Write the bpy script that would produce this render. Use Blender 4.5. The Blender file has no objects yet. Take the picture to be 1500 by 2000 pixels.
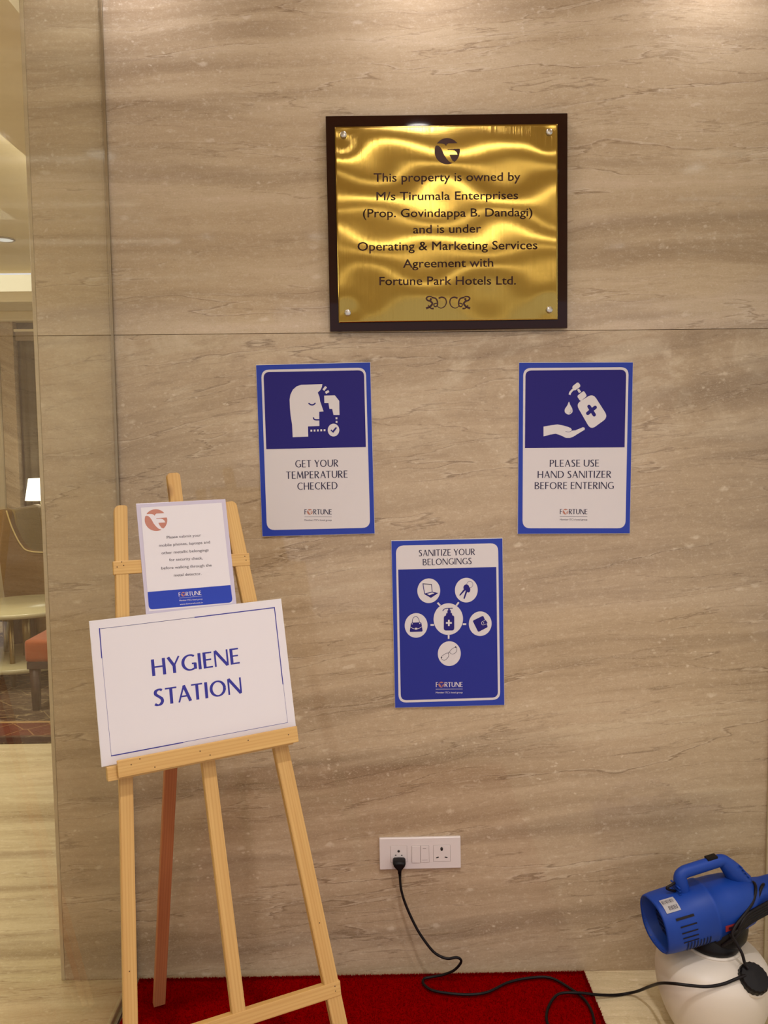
import bpy, bmesh, math, random
import numpy as np
from mathutils import Vector, Matrix
from mathutils.geometry import tessellate_polygon
random.seed(7)
SC = bpy.context.scene
COL = SC.collection
PI = math.pi

# ------------------------------------------------------------------ camera
cam_d = bpy.data.cameras.new('camera')
cam = bpy.data.objects.new('camera', cam_d); COL.objects.link(cam)
cam_d.sensor_fit = 'HORIZONTAL'; cam_d.sensor_width = 36.0
cam_d.lens = 1570 / 1500 * 36.0
cam_d.clip_start = 0.05; cam_d.clip_end = 60
right = Vector((0.9999, -0.0103, -0.0114)).normalized()
back = Vector((-0.0094, -0.9972, 0.0745)); back = (back - right * back.dot(right)).normalized()
upv = back.cross(right)
m = Matrix.Identity(4)
for i in range(3):
    m[i][0], m[i][1], m[i][2] = right[i], upv[i], back[i]
m.translation = Vector((0, -2.16, 1.468))
cam.matrix_world = m
SC.camera = cam

# ------------------------------------------------------------------ world, exposure
w = bpy.data.worlds.new('world'); SC.world = w; w.use_nodes = True
w.node_tree.nodes['Background'].inputs[0].default_value = (1.0, 0.975, 1.06, 1)
w.node_tree.nodes['Background'].inputs[1].default_value = 0.98
vs = SC.view_settings
vs.view_transform = 'Standard'; vs.look = 'None'; vs.gamma = 1.0; vs.use_curve_mapping = False
vs.exposure = -0.16
SC.render.film_transparent = False
try:
    SC.cycles.max_bounces = 10; SC.cycles.glossy_bounces = 5; SC.cycles.transparent_max_bounces = 12
    SC.cycles.use_denoising = True
    SC.cycles.sample_clamp_indirect = 6.0
    SC.cycles.caustics_reflective = False; SC.cycles.caustics_refractive = False
except Exception: pass

def area(name, loc, size, power, color, rot=(0, 0, 0), shape='DISK', size_y=None, spread=PI):
    L = bpy.data.lights.new(name, 'AREA'); L.energy = power; L.color = color; L.shape = shape
    L.size = size
    if size_y: L.size_y = size_y
    L.spread = spread
    o = bpy.data.objects.new(name, L); COL.objects.link(o); o.location = loc; o.rotation_euler = rot
    return o

NEUT = (1.0, 0.97, 1.04)
WARM = (1.0, 0.93, 0.80)
# (lamps of the ceiling downlights are made by their builder further down)
# lounge ceiling lights beyond the wall
area('lounge_light', (-2.6, 1.6, 2.74), 1.4, 66, WARM, shape='RECTANGLE', size_y=1.4)
area('lounge_light', (-3.6, -1.6, 2.74), 1.4, 42, WARM, shape='RECTANGLE', size_y=1.4)

# cove lamp running along the tray edge of the lounge ceiling, shining up and away from the soffit
area('cove_lamp', (-1.345, 0.9, 2.64), 5.6, 9, WARM, rot=(0, math.radians(140), 0), shape='RECTANGLE', size_y=5.6).data.size = .04

# ------------------------------------------------------------------ node helpers
def lin(c):
    return tuple((v / 255 / 12.92 if v / 255 <= .04045 else ((v / 255 + .055) / 1.055) ** 2.4) for v in c) + (1.0,)

class NT:
    def __init__(s, name):
        s.m = bpy.data.materials.new(name); s.m.use_nodes = True
        s.t = s.m.node_tree; s.n = s.t.nodes; s.l = s.t.links
        s.bsdf = s.n['Principled BSDF']
    def new(s, typ, **kw):
        nd = s.n.new(typ)
        for k, v in kw.items(): setattr(nd, k, v)
        return nd
    def val(s, sock, v):
        if hasattr(v, 'is_linked') or isinstance(v, bpy.types.NodeSocket): s.l.new(v, sock)
        else: sock.default_value = v
    def math(s, op, a, b=None, c=None, clamp=False):
        nd = s.new('ShaderNodeMath', operation=op); nd.use_clamp = clamp
        s.val(nd.inputs[0], a)
        if b is not None: s.val(nd.inputs[1], b)
        if c is not None: s.val(nd.inputs[2], c)
        return nd.outputs[0]
    def mix(s, f, a, b, mode='MIX'):
        nd = s.new('ShaderNodeMix', data_type='RGBA', blend_type=mode)
        s.val(nd.inputs[0], f); s.val(nd.inputs[6], a); s.val(nd.inputs[7], b)
        return nd.outputs[2]
    def noise(s, vec, scale=5, detail=2, rough=.5, dist=0, col=False):
        nd = s.new('ShaderNodeTexNoise'); s.l.new(vec, nd.inputs['Vector'])
        nd.inputs['Scale'].default_value = scale; nd.inputs['Detail'].default_value = detail
        nd.inputs['Roughness'].default_value = rough; nd.inputs['Distortion'].default_value = dist
        return nd.outputs['Color' if col else 'Fac']
    def vor(s, vec, scale=5, out='Distance', feature='F1', rand=1.0):
        nd = s.new('ShaderNodeTexVoronoi', feature=feature); s.l.new(vec, nd.inputs['Vector'])
        nd.inputs['Scale'].default_value = scale; nd.inputs['Randomness'].default_value = rand
        return nd.outputs[out]
    def mapping(s, vec, loc=(0, 0, 0), rot=(0, 0, 0), scale=(1, 1, 1)):
        nd = s.new('ShaderNodeMapping'); s.l.new(vec, nd.inputs[0])
        nd.inputs[1].default_value = loc; nd.inputs[2].default_value = rot; nd.inputs[3].default_value = scale
        return nd.outputs[0]
    def ramp(s, f, stops):
        nd = s.new('ShaderNodeValToRGB'); s.l.new(f, nd.inputs[0])
        e = nd.color_ramp.elements
        while len(e) < len(stops): e.new(.5)
        for el, (p, c) in zip(e, stops): el.position = p; el.color = c
        return nd.outputs[0]
    def rng(s, f, a, b, c=0., d=1.):
        nd = s.new('ShaderNodeMapRange'); s.l.new(f, nd.inputs[0])
        for i, v in enumerate((a, b, c, d)): nd.inputs[i + 1].default_value = v
        return nd.outputs[0]
    def coord(s, out='Object'):
        return s.new('ShaderNodeTexCoord').outputs[out]
    def bump(s, h, strength=.1, dist=.01):
        nd = s.new('ShaderNodeBump'); nd.inputs['Strength'].default_value = strength
        nd.inputs['Distance'].default_value = dist; s.l.new(h, nd.inputs['Height'])
        s.l.new(nd.outputs[0], s.bsdf.inputs['Normal']); return nd
    def set(s, **kw):
        names = dict(color='Base Color', rough='Roughness', metal='Metallic', spec='Specular IOR Level', coat='Coat Weight', coat_rough='Coat Roughness',
                     trans='Transmission Weight', ior='IOR', sheen='Sheen Weight', emit='Emission Color', estr='Emission Strength', sss='Subsurface Weight')
        for k, v in kw.items(): s.val(s.bsdf.inputs[names[k]], v)
        return s

def plain(name, rgb, rough=.5, metal=0., spec=.5, noise_amt=.04, nscale=30, bump=0., **kw):
    t = NT(name); c = t.coord()
    n = t.noise(c, nscale, 3)
    a = lin(rgb); b = tuple(v * (1 - 2 * noise_amt) for v in a[:3]) + (1,)
    t.set(color=t.mix(n, a, b), rough=rough, metal=metal, spec=spec, **kw)
    if bump: t.bump(n, bump, .002)
    return t.m

def stone(name, loc, palette, along=1.0, tilt=.06, blotch=0., dark=1.0, rough=.045, axis='wall', vein=1.0):
    """banded, fossil-flecked travertine-like marble; bands run along x"""
    t = NT(name); c = t.coord()
    if axis == 'floor': c = t.mapping(c, rot=(PI / 2, 0, 0))
    c = t.mapping(c, loc=loc, rot=(0, tilt, 0))
    warp = t.noise(t.mapping(c, scale=(.9, 1, 1.8)), 1.0, 4, .5)
    wv = t.new('ShaderNodeCombineXYZ'); t.l.new(t.math('MULTIPLY', t.math('SUBTRACT', warp, .5), .16), wv.inputs[2])
    add = t.new('ShaderNodeVectorMath', operation='ADD'); t.l.new(c, add.inputs[0]); t.l.new(wv.outputs[0], add.inputs[1])
    cw = add.outputs[0]
    b1 = t.noise(t.mapping(cw, scale=(.45, 1, 5.0)), 1.0, 7, .66)
    b2 = t.noise(t.mapping(cw, loc=(7, 0, 3), scale=(1.1, 1, 20)), 1.0, 7, .60)
    b3 = t.noise(t.mapping(cw, loc=(3, 0, 9), scale=(11, 1, 120)), 1.0, 5, .72)
    f = t.math('ADD', t.math('ADD', t.math('MULTIPLY', b1, .52), t.math('MULTIPLY', b2, .36)), t.math('MULTIPLY', b3, .10))
    col = t.ramp(f, [(.37, palette[0]), (.46, palette[1]), (.53, palette[2]), (.62, palette[3])])
    # cloudy brecciated zones
    cl = t.noise(t.mapping(cw, scale=(2.2, 1, 3.4)), 1.5, 8, .62, 1.2)
    m1 = t.rng(cl, .50, .62)
    if blotch:
        zs = t.new('ShaderNodeSeparateXYZ'); t.l.new(t.coord(), zs.inputs[0])
        zone = t.math('MULTIPLY', t.rng(zs.outputs[2], 1.30, 1.72), blotch)
        col = t.mix(t.math('MULTIPLY', m1, zone), col, palette[4])
        m2 = t.rng(cl, .46, .36)
        col = t.mix(t.math('MULTIPLY', m2, t.math('MULTIPLY', zone, .5)), col, palette[0])
    # thin dark threads running along the beds, some with a pale upper lip
    for k, (sx, sz, wdt, amt, lo, hi, ofs) in enumerate(((.55, 5.5, .0045, .62, .44, .56, 1), (.8, 9, .0050, .55, .46, .58, 11), (1.0, 15, .0060, .42, .46, .60, 23), (1.2, 22, .0090, .20, .46, .62, 37), (.6, 7, .0035, .50, .45, .58, 51))):
        v = t.noise(t.mapping(cw, loc=(ofs, 0, ofs * 1.7), scale=(sx, 1, sz)), 1.0, 6, .52)
        d = t.math('SUBTRACT', v, .5)
        line = t.rng(t.math('ABSOLUTE', d), 0.0, wdt, 1., 0.)
        msk = t.rng(t.noise(t.mapping(cw, loc=(ofs + 4, 0, 2), scale=(1.1, 1, 4)), 1.6, 4), lo, hi)
        col = t.mix(t.math('MULTIPLY', t.math('MULTIPLY', line, msk), amt * vein), col, palette[5])
        if k in (0, 4):
            lip = t.math('MULTIPLY', t.rng(d, .002, .004), t.rng(d, .004, .010, 1., 0.))
            col = t.mix(t.math('MULTIPLY', t.math('MULTIPLY', lip, msk), .35), col, palette[6])
    # darker beds, ragged, carrying more grit
    bd = t.noise(t.mapping(cw, loc=(31, 0, 13), scale=(.5, 1, 7)), 1.0, 6, .55)
    bed = t.rng(bd, .53, .66)
    col = t.mix(t.math('MULTIPLY', bed, .55), col, palette[5])
    # fossil flecks, pale
    jit = t.new('ShaderNodeVectorMath', operation='MULTIPLY_ADD'); t.l.new(t.noise(c, 60, 3, .6, col=True), jit.inputs[0])
    jit.inputs[1].default_value = (.016, .016, .016); t.l.new(c, jit.inputs[2])
    pc = t.mapping(jit.outputs[0], scale=(1, 1, 1.5))
    vd = t.vor(pc, 46, 'Distance')
    sel = t.rng(t.noise(pc, 46 * .5, 2), .54, .60)
    fm = t.math('MAXIMUM', t.rng(t.noise(pc, 3.1, 5), .47, .60), bed)
    fleck = t.math('MULTIPLY', t.math('MULTIPLY', t.rng(vd, .12, .28, 1., 0.), sel), fm)
    col = t.mix(t.math('MULTIPLY', fleck, .65), col, palette[6])
    vd2 = t.vor(t.mapping(pc, loc=(3, 1, 2), scale=(.7, 1, 1.1)), 18, 'Distance')
    sel2 = t.rng(t.noise(pc, 7.7, 2), .58, .63)
    col = t.mix(t.math('MULTIPLY', t.math('MULTIPLY', t.rng(vd2, .10, .22, 1., 0.), sel2), .5), col, palette[6])
    grit = t.noise(t.mapping(c, scale=(1, 1, 1.6)), 170, 4, .7)
    col = t.mix(t.rng(grit, .56, .72, 0., .55), col, palette[6])
    col = t.mix(t.rng(grit, .44, .28, 0., .30), col, palette[5])
    grit2 = t.noise(t.mapping(c, scale=(1, 1, 2.0)), 42, 6, .72)
    col = t.mix(t.rng(grit2, .54, .70, 0., .40), col, palette[6])
    col = t.mix(t.rng(grit2, .46, .30, 0., .16), col, palette[5])
    t.set(color=col, rough=t.rng(b2, .3, .7, rough, rough + .03), spec=.4)
    t.bump(warp, .01, .01)
    return t.m

def pal(cs): return [lin(c) for c in cs]
# dark, mid-dark, mid, light, blotch light, vein, fleck
PW = pal([(172, 150, 124), (186, 164, 136), (195, 174, 146), (206, 185, 161), (203, 184, 162), (120, 96, 72), (222, 207, 188)])
PL = pal([(153, 130, 102), (172, 149, 119), (182, 159, 129), (191, 171, 141), (198, 179, 151), (106, 84, 61), (214, 196, 170)])
PF = pal([(182, 162, 124), (200, 181, 142), (210, 192, 154), (216, 196, 158), (216, 198, 160), (120, 94, 62), (230, 214, 182)])

M = {}
M['wall_up'] = stone('marble_upper', (0, 0, 0), PW, tilt=.045)
M['wall_lo'] = stone('marble_lower', (5.3, 2, 8.1), PL, tilt=.10, blotch=.85)
M['floor'] = stone('marble_floor', (2, 1, 7), PF, axis='floor', tilt=.02, vein=.8, rough=.10)
M['edge'] = plain('marble_edge', (190, 170, 138), .2, noise_amt=.10, nscale=40)
M['far_stone'] = stone('marble_column', (9, 4, 2), PL, tilt=-.5)
M['ceiling'] = plain('ceiling_paint', (240, 226, 190), .7)
M['soffit'] = plain('soffit_paint', (238, 222, 184), .7)
M['plaster'] = plain('plaster_paint', (190, 172, 140), .75)
M['white_board'] = plain('foam_board', (214, 208, 204), .55, noise_amt=.01)
M['white_print'] = plain('white_print', (210, 202, 202), .42, spec=.22, noise_amt=.01, nscale=8)
M['blue_print'] = plain('blue_print', (42, 62, 160), .30, spec=.22, noise_amt=.05, nscale=6)
M['navy_print'] = plain('navy_print', (34, 24, 108), .30, spec=.22, noise_amt=.03, nscale=6)
M['blue_mid'] = plain('blue_panel_print', (36, 44, 136), .30, spec=.22, noise_amt=.05, nscale=6)
M['ink'] = plain('dark_ink', (40, 30, 62), .4)
M['blue_ink'] = plain('blue_ink', (30, 26, 130), .4)
M['grey_ink'] = plain('grey_ink', (96, 84, 92), .5)
M['copper_ink'] = plain('copper_print', (176, 112, 92), .4)
M['acrylic'] = plain('frosted_acrylic', (188, 178, 192), .22, noise_amt=.02)
M['frame_dark'] = plain('dark_brown_acrylic', (38, 12, 4), .035, spec=.22, noise_amt=0)
M['engrave'] = plain('engraved_fill', (58, 22, 18), .32, spec=.25, noise_amt=.03)
M['socket'] = plain('socket_plastic', (216, 204, 198), .35, noise_amt=.01)
M['socket_dark'] = plain('socket_hole', (40, 30, 26), .7)
M['gap'] = plain('panel_gap', (120, 100, 90), .7)
M['black'] = plain('black_plastic', (13, 8, 8), .45, spec=.2, noise_amt=.02)
M['cable'] = plain('black_cable', (16, 8, 7), .5, spec=.2)
M['tank'] = plain('tank_plastic', (206, 194, 178), .45, noise_amt=.03, nscale=9, sss=.0)
M['blue_plastic'] = plain('blue_plastic', (16, 56, 138), .50, spec=.3, noise_amt=.04, nscale=14)
M['blue_inner'] = plain('blue_plastic_inner', (16, 34, 84), .5)
M['red_label'] = plain('red_label', (190, 60, 62), .5)
M['steel'] = plain('brushed_steel', (190, 184, 176), .28, metal=1.)
M['alu'] = plain('anodised_channel', (150, 132, 108), .32, metal=1.)
M['dark_wood'] = plain('dark_walnut', (56, 34, 26), .4, noise_amt=.15, nscale=18)
M['brown_frame'] = plain('brown_frame', (70, 46, 28), .5, noise_amt=.1)
M['curtain'] = plain('curtain_cloth', (92, 78, 58), .9, noise_amt=.12, nscale=60)
M['valance'] = plain('valance_cloth', (140, 120, 96), .9)
M['mustard'] = plain('mustard_upholstery', (140, 112, 48), .85, noise_amt=.15, nscale=40, sheen=.2)
M['brown_uph'] = plain('brown_upholstery', (118, 86, 46), .9, noise_amt=.18, nscale=70)
M['piping'] = plain('pale_piping', (190, 164, 104), .7)
M['orange'] = plain('orange_upholstery', (158, 76, 30), .85, noise_amt=.12, nscale=40, sheen=.2)
M['table_top'] = plain('pale_stone_top', (184, 172, 132), .2, noise_amt=.05)
M['brass_tube'] = plain('brass_tube', (150, 128, 84), .35, metal=1.)
M['grey_uph'] = plain('grey_upholstery', (100, 84, 78), .85)

def pine(name, a, b, dk, knot=.0):
    t = NT(name); c = t.coord()
    oi = t.new('ShaderNodeObjectInfo').outputs['Random']
    off = t.new('ShaderNodeCombineXYZ'); t.l.new(t.math('MULTIPLY', oi, 13.), off.inputs[0]); t.l.new(t.math('MULTIPLY', oi, 7.), off.inputs[2])
    ad = t.new('ShaderNodeVectorMath', operation='ADD'); t.l.new(c, ad.inputs[0]); t.l.new(off.outputs[0], ad.inputs[1]); c = ad.outputs[0]
    g = t.noise(t.mapping(c, scale=(60, 60, 2.2)), 1.0, 4, .6, .4)
    w_ = t.new('ShaderNodeTexWave', wave_type='BANDS', bands_direction='X'); t.l.new(t.mapping(c, scale=(30, 14, 1.3)), w_.inputs[0])
    w_.inputs['Scale'].default_value = 1.6; w_.inputs['Distortion'].default_value = 6.0; w_.inputs['Detail'].default_value = 2; w_.inputs['Detail Scale'].default_value = .8
    col = t.mix(t.rng(w_.outputs['Fac'], .35, 1., 0., .34), a, b)
    col = t.mix(t.rng(g, .4, .75, 0., .5), col, b)
    kd = t.vor(t.mapping(c, scale=(9, 9, 4.2)), 1.0, 'Distance')
    kn = t.rng(kd, .04, .10, 1., 0.)
    col = t.mix(t.math('MULTIPLY', kn, .75), col, dk)
    t.set(color=col, rough=.5, spec=.4); t.bump(g, .15, .001)
    return t.m
M['pine'] = pine('pine_wood', lin((198, 158, 94)), lin((174, 126, 62)), lin((104, 58, 24)))
M['pine_shaded'] = pine('pine_wood_shaded', lin((178, 112, 70)), lin((146, 82, 48)), lin((60, 22, 12)))  # same pine for the rear leg, with its reddish shade put into the colour
M['nail'] = plain('nail_hole', (96, 66, 36), .6)

def carpet_mat():
    t = NT('red_carpet'); c = t.coord()
    n = t.noise(c, 260, 3, .7); n2 = t.noise(c, 9, 3)
    col = t.mix(n, lin((112, 0, 0)), lin((140, 0, 2)))
    col = t.mix(t.math('MULTIPLY', n2, .25), col, lin((100, 0, 0)))
    t.set(color=col, rough=1., spec=.0); t.bump(n, .5, .004)
    return t.m
M['carpet'] = carpet_mat()

def rug_mat():
    t = NT('lounge_rug'); c = t.coord()
    n = t.noise(t.mapping(c, scale=(2, 9, 1)), 3, 6, .7, 1.5)
    col = t.ramp(n, [(.36, lin((44, 34, 28))), (.46, lin((92, 76, 62))), (.54, lin((70, 52, 44))), (.62, lin((150, 134, 104))), (.75, lin((110, 84, 66)))])
    ln = t.vor(t.mapping(c, rot=(0, 0, .6), scale=(1, 1.6, 1)), 5.5, 'Distance', 'DISTANCE_TO_EDGE')
    col = t.mix(t.rng(ln, .0, .02, .55, 0.), col, lin((196, 170, 120)))
    sp = t.new('ShaderNodeSeparateXYZ'); t.l.new(c, sp.inputs[0]); y = sp.outputs[1]
    def band(a, b):
        return t.math('MULTIPLY', t.rng(y, a - .01, a + .01), t.rng(y, b - .01, b + .01, 1., 0.))
    rc = t.mix(t.noise(c, 14, 4), lin((106, 56, 44)), lin((82, 46, 36)))
    ln2 = t.vor(t.mapping(c, rot=(0, 0, .78)), 7, 'Distance', 'DISTANCE_TO_EDGE', .25)
    rc = t.mix(t.rng(ln2, .0, .03, .7, 0.), rc, lin((176, 140, 90)))
    col = t.mix(band(.10, .30), col, rc)
    col = t.mix(band(0., .075), col, lin((40, 22, 20)))
    col = t.mix(band(.305, .325), col, lin((176, 140, 90)))
    t.set(color=col, rough=.95, spec=.1)
    return t.m
M['rug'] = rug_mat()

def glass_mat():
    t = NT('green_tinted_glass')
    tr = t.new('ShaderNodeBsdfTransparent'); tr.inputs[0].default_value = (0.982, 0.992, 0.95, 1)
    gl = t.new('ShaderNodeBsdfGlossy'); gl.inputs[0].default_value = (1, 1, .97, 1); gl.inputs['Roughness'].default_value = .0
    fr = t.new('ShaderNodeFresnel'); gm = t.new('ShaderNodeNewGeometry')
    t.l.new(t.rng(gm.outputs['Backfacing'], 0., 1., 1.48, 1 / 1.48), fr.inputs[0])
    mx = t.new('ShaderNodeMixShader'); t.l.new(fr.outputs[0], mx.inputs[0]); t.l.new(tr.outputs[0], mx.inputs[1]); t.l.new(gl.outputs[0], mx.inputs[2])
    t.l.new(mx.outputs[0], t.n['Material Output'].inputs[0])
    return t.m
M['glass'] = glass_mat()

def brass_mat():
    t = NT('brushed_brass'); c = t.coord()
    n = t.noise(t.mapping(c, scale=(420, 1, 3)), 1.0, 3, .6)
    n2 = t.noise(c, 7, 4)
    col = t.mix(n, lin((178, 150, 80)), lin((160, 132, 64)))
    col = t.mix(t.math('MULTIPLY', n2, .25), col, lin((142, 114, 50)))
    t.set(color=col, metal=1., rough=.10)
    t.bsdf.inputs['Anisotropic'].default_value = .95
    sp = t.new('ShaderNodeSeparateXYZ'); t.l.new(c, sp.inputs[0])
    wn = t.new('ShaderNodeTexNoise', noise_dimensions='1D'); wn.inputs['Scale'].default_value = 2600; wn.inputs['Detail'].default_value = 2
    t.l.new(sp.outputs[0], wn.inputs['W'])
    dv = t.new('ShaderNodeCombineXYZ'); t.l.new(t.math('MULTIPLY', t.math('SUBTRACT', wn.outputs['Fac'], .5), .6), dv.inputs[0])
    geo = t.new('ShaderNodeNewGeometry'); av = t.new('ShaderNodeVectorMath', operation='ADD')
    t.l.new(geo.outputs['Normal'], av.inputs[0]); t.l.new(dv.outputs[0], av.inputs[1])
    nn = t.new('ShaderNodeVectorMath', operation='NORMALIZE'); t.l.new(av.outputs[0], nn.inputs[0]); t.l.new(nn.outputs[0], t.bsdf.inputs['Normal'])
    cx = t.new('ShaderNodeCombineXYZ'); cx.inputs[0].default_value = 1.0
    t.l.new(cx.outputs[0], t.bsdf.inputs['Tangent'])
    return t.m
M['brass'] = brass_mat()

def emit(name, rgb, s):
    t = NT(name); t.set(color=(0, 0, 0, 1), emit=rgb + (1,), estr=s); return t.m
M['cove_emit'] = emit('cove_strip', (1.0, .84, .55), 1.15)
M['shade_emit'] = emit('lit_lamp_shade', (1.0, .93, .80), 2.6)

# ------------------------------------------------------------------ mesh helpers
def link(name, me, mat, parent=None, smooth=False):
    o = bpy.data.objects.new(name, me); COL.objects.link(o)
    if mat is not None: me.materials.append(mat)
    if smooth:
        for p in me.polygons: p.use_smooth = True
    if parent is not None: o.parent = parent
    return o
def from_bm(name, bm, mat, parent=None, smooth=False):
    me = bpy.data.meshes.new(name); bm.normal_update(); bm.to_mesh(me); bm.free()
    return link(name, me, mat, parent, smooth)
def from_lists(name, v, f, mat, parent=None, smooth=False):
    me = bpy.data.meshes.new(name); me.from_pydata([tuple(p) for p in v], [], f); me.update()
    return link(name, me, mat, parent, smooth)
def thing(name, label, cat, loc=(0, 0, 0), rot=(0, 0, 0), group=None):
    o = bpy.data.objects.new(name, None); COL.objects.link(o)
    o.empty_display_size = .05
    o.location = loc; o.rotation_euler = rot; o['label'] = label; o['category'] = cat
    if group: o['group'] = group
    return o
def tag(o, label, cat, group=None):
    o['label'] = label; o['category'] = cat
    if group: o['group'] = group
    return o
def struct(o): o['kind'] = 'structure'; return o

def box_bm(x0, x1, y0, y1, z0, z1, bev=0., seg=2, bm=None):
    own = bm is None
    b = bmesh.new()
    r = bmesh.ops.create_cube(b, size=1.0)
    bmesh.ops.scale(b, vec=(x1 - x0, y1 - y0, z1 - z0), verts=b.verts)
    bmesh.ops.translate(b, vec=((x0 + x1) / 2, (y0 + y1) / 2, (z0 + z1) / 2), verts=b.verts)
    if bev: bmesh.ops.bevel(b, geom=b.edges[:], offset=bev, segments=seg, affect='EDGES', profile=.6)
    if own: return b
    merge(bm, b); return bm
def merge(dst, src, mat=None):
    if mat is not None: bmesh.ops.transform(src, matrix=mat, verts=src.verts)
    mp = [dst.verts.new(v.co) for v in src.verts]; src.verts.index_update()
    for f in src.faces:
        try: dst.faces.new([mp[v.index] for v in f.verts]).smooth = f.smooth
        except ValueError: pass
    src.free()
def box(name, x0, x1, y0, y1, z0, z1, mat, parent=None, bev=0., seg=2):
    return from_bm(name, box_bm(x0, x1, y0, y1, z0, z1, bev, seg), mat, parent)

def lathe_bm(prof, n=48, cap=True, sq=2.0, sx=1., sy=1.):
    """profile [(r,z)...] about local z; sq>2 gives a squarer plan"""
    b = bmesh.new(); rings = []
    for r, z in prof:
        ring = []
        for i in range(n):
            a = 2 * PI * i / n; c, s = math.cos(a), math.sin(a)
            k = (abs(c) ** sq + abs(s) ** sq) ** (-1 / sq)
            ring.append(b.verts.new((r * c * k * sx, r * s * k * sy, z)))
        rings.append(ring)
    for a, c in zip(rings, rings[1:]):
        for i in range(n): b.faces.new((a[i], a[(i + 1) % n], c[(i + 1) % n], c[i])).smooth = True
    if cap:
        if prof[0][0] > 1e-6: b.faces.new(rings[0][::-1])
        if prof[-1][0] > 1e-6: b.faces.new(rings[-1])
    bmesh.ops.remove_doubles(b, verts=b.verts, dist=1e-6)
    return b

def catmull(pts, n=8, closed=False):
    P = [Vector(p) for p in pts]; out = []
    N = len(P)
    rng_ = range(N if closed else N - 1)
    for i in rng_:
        if closed: a, b, c, d = P[(i - 1) % N], P[i], P[(i + 1) % N], P[(i + 2) % N]
        else: a, b, c, d = P[max(i - 1, 0)], P[i], P[i + 1], P[min(i + 2, N - 1)]
        for k in range(n):
            t = k / n
            out.append(.5 * ((2 * b) + (c - a) * t + (2 * a - 5 * b + 4 * c - d) * t * t + (3 * b - a - 3 * c + d) * t ** 3))
    if not closed: out.append(P[-1])
    return out
def tube_bm(pts, r, n=10, rx=None, up=Vector((0, 1, 0)), radii=None, cap=True):
    """sweep of an ellipse (r along 'up'-ish, rx across) through pts"""
    b = bmesh.new(); rings = []
    P = [Vector(p) for p in pts]
    prev = None
    for i, p in enumerate(P):
        t = (P[min(i + 1, len(P) - 1)] - P[max(i - 1, 0)]).normalized()
        u = up if prev is None else prev
        u = (u - t * u.dot(t))
        if u.length < 1e-5: u = t.orthogonal()
        u.normalize(); prev = u; s = t.cross(u)
        k = radii[i] if radii else 1.
        rings.append([b.verts.new(p + (u * math.cos(2 * PI * j / n) * r + s * math.sin(2 * PI * j / n) * (rx or r)) * k) for j in range(n)])
    for a, c in zip(rings, rings[1:]):
        for j in range(n): b.faces.new((a[j], a[(j + 1) % n], c[(j + 1) % n], c[j])).smooth = True
    if cap: b.faces.new(rings[0][::-1]); b.faces.new(rings[-1])
    bmesh.ops.recalc_face_normals(b, faces=b.faces)
    return b

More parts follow.
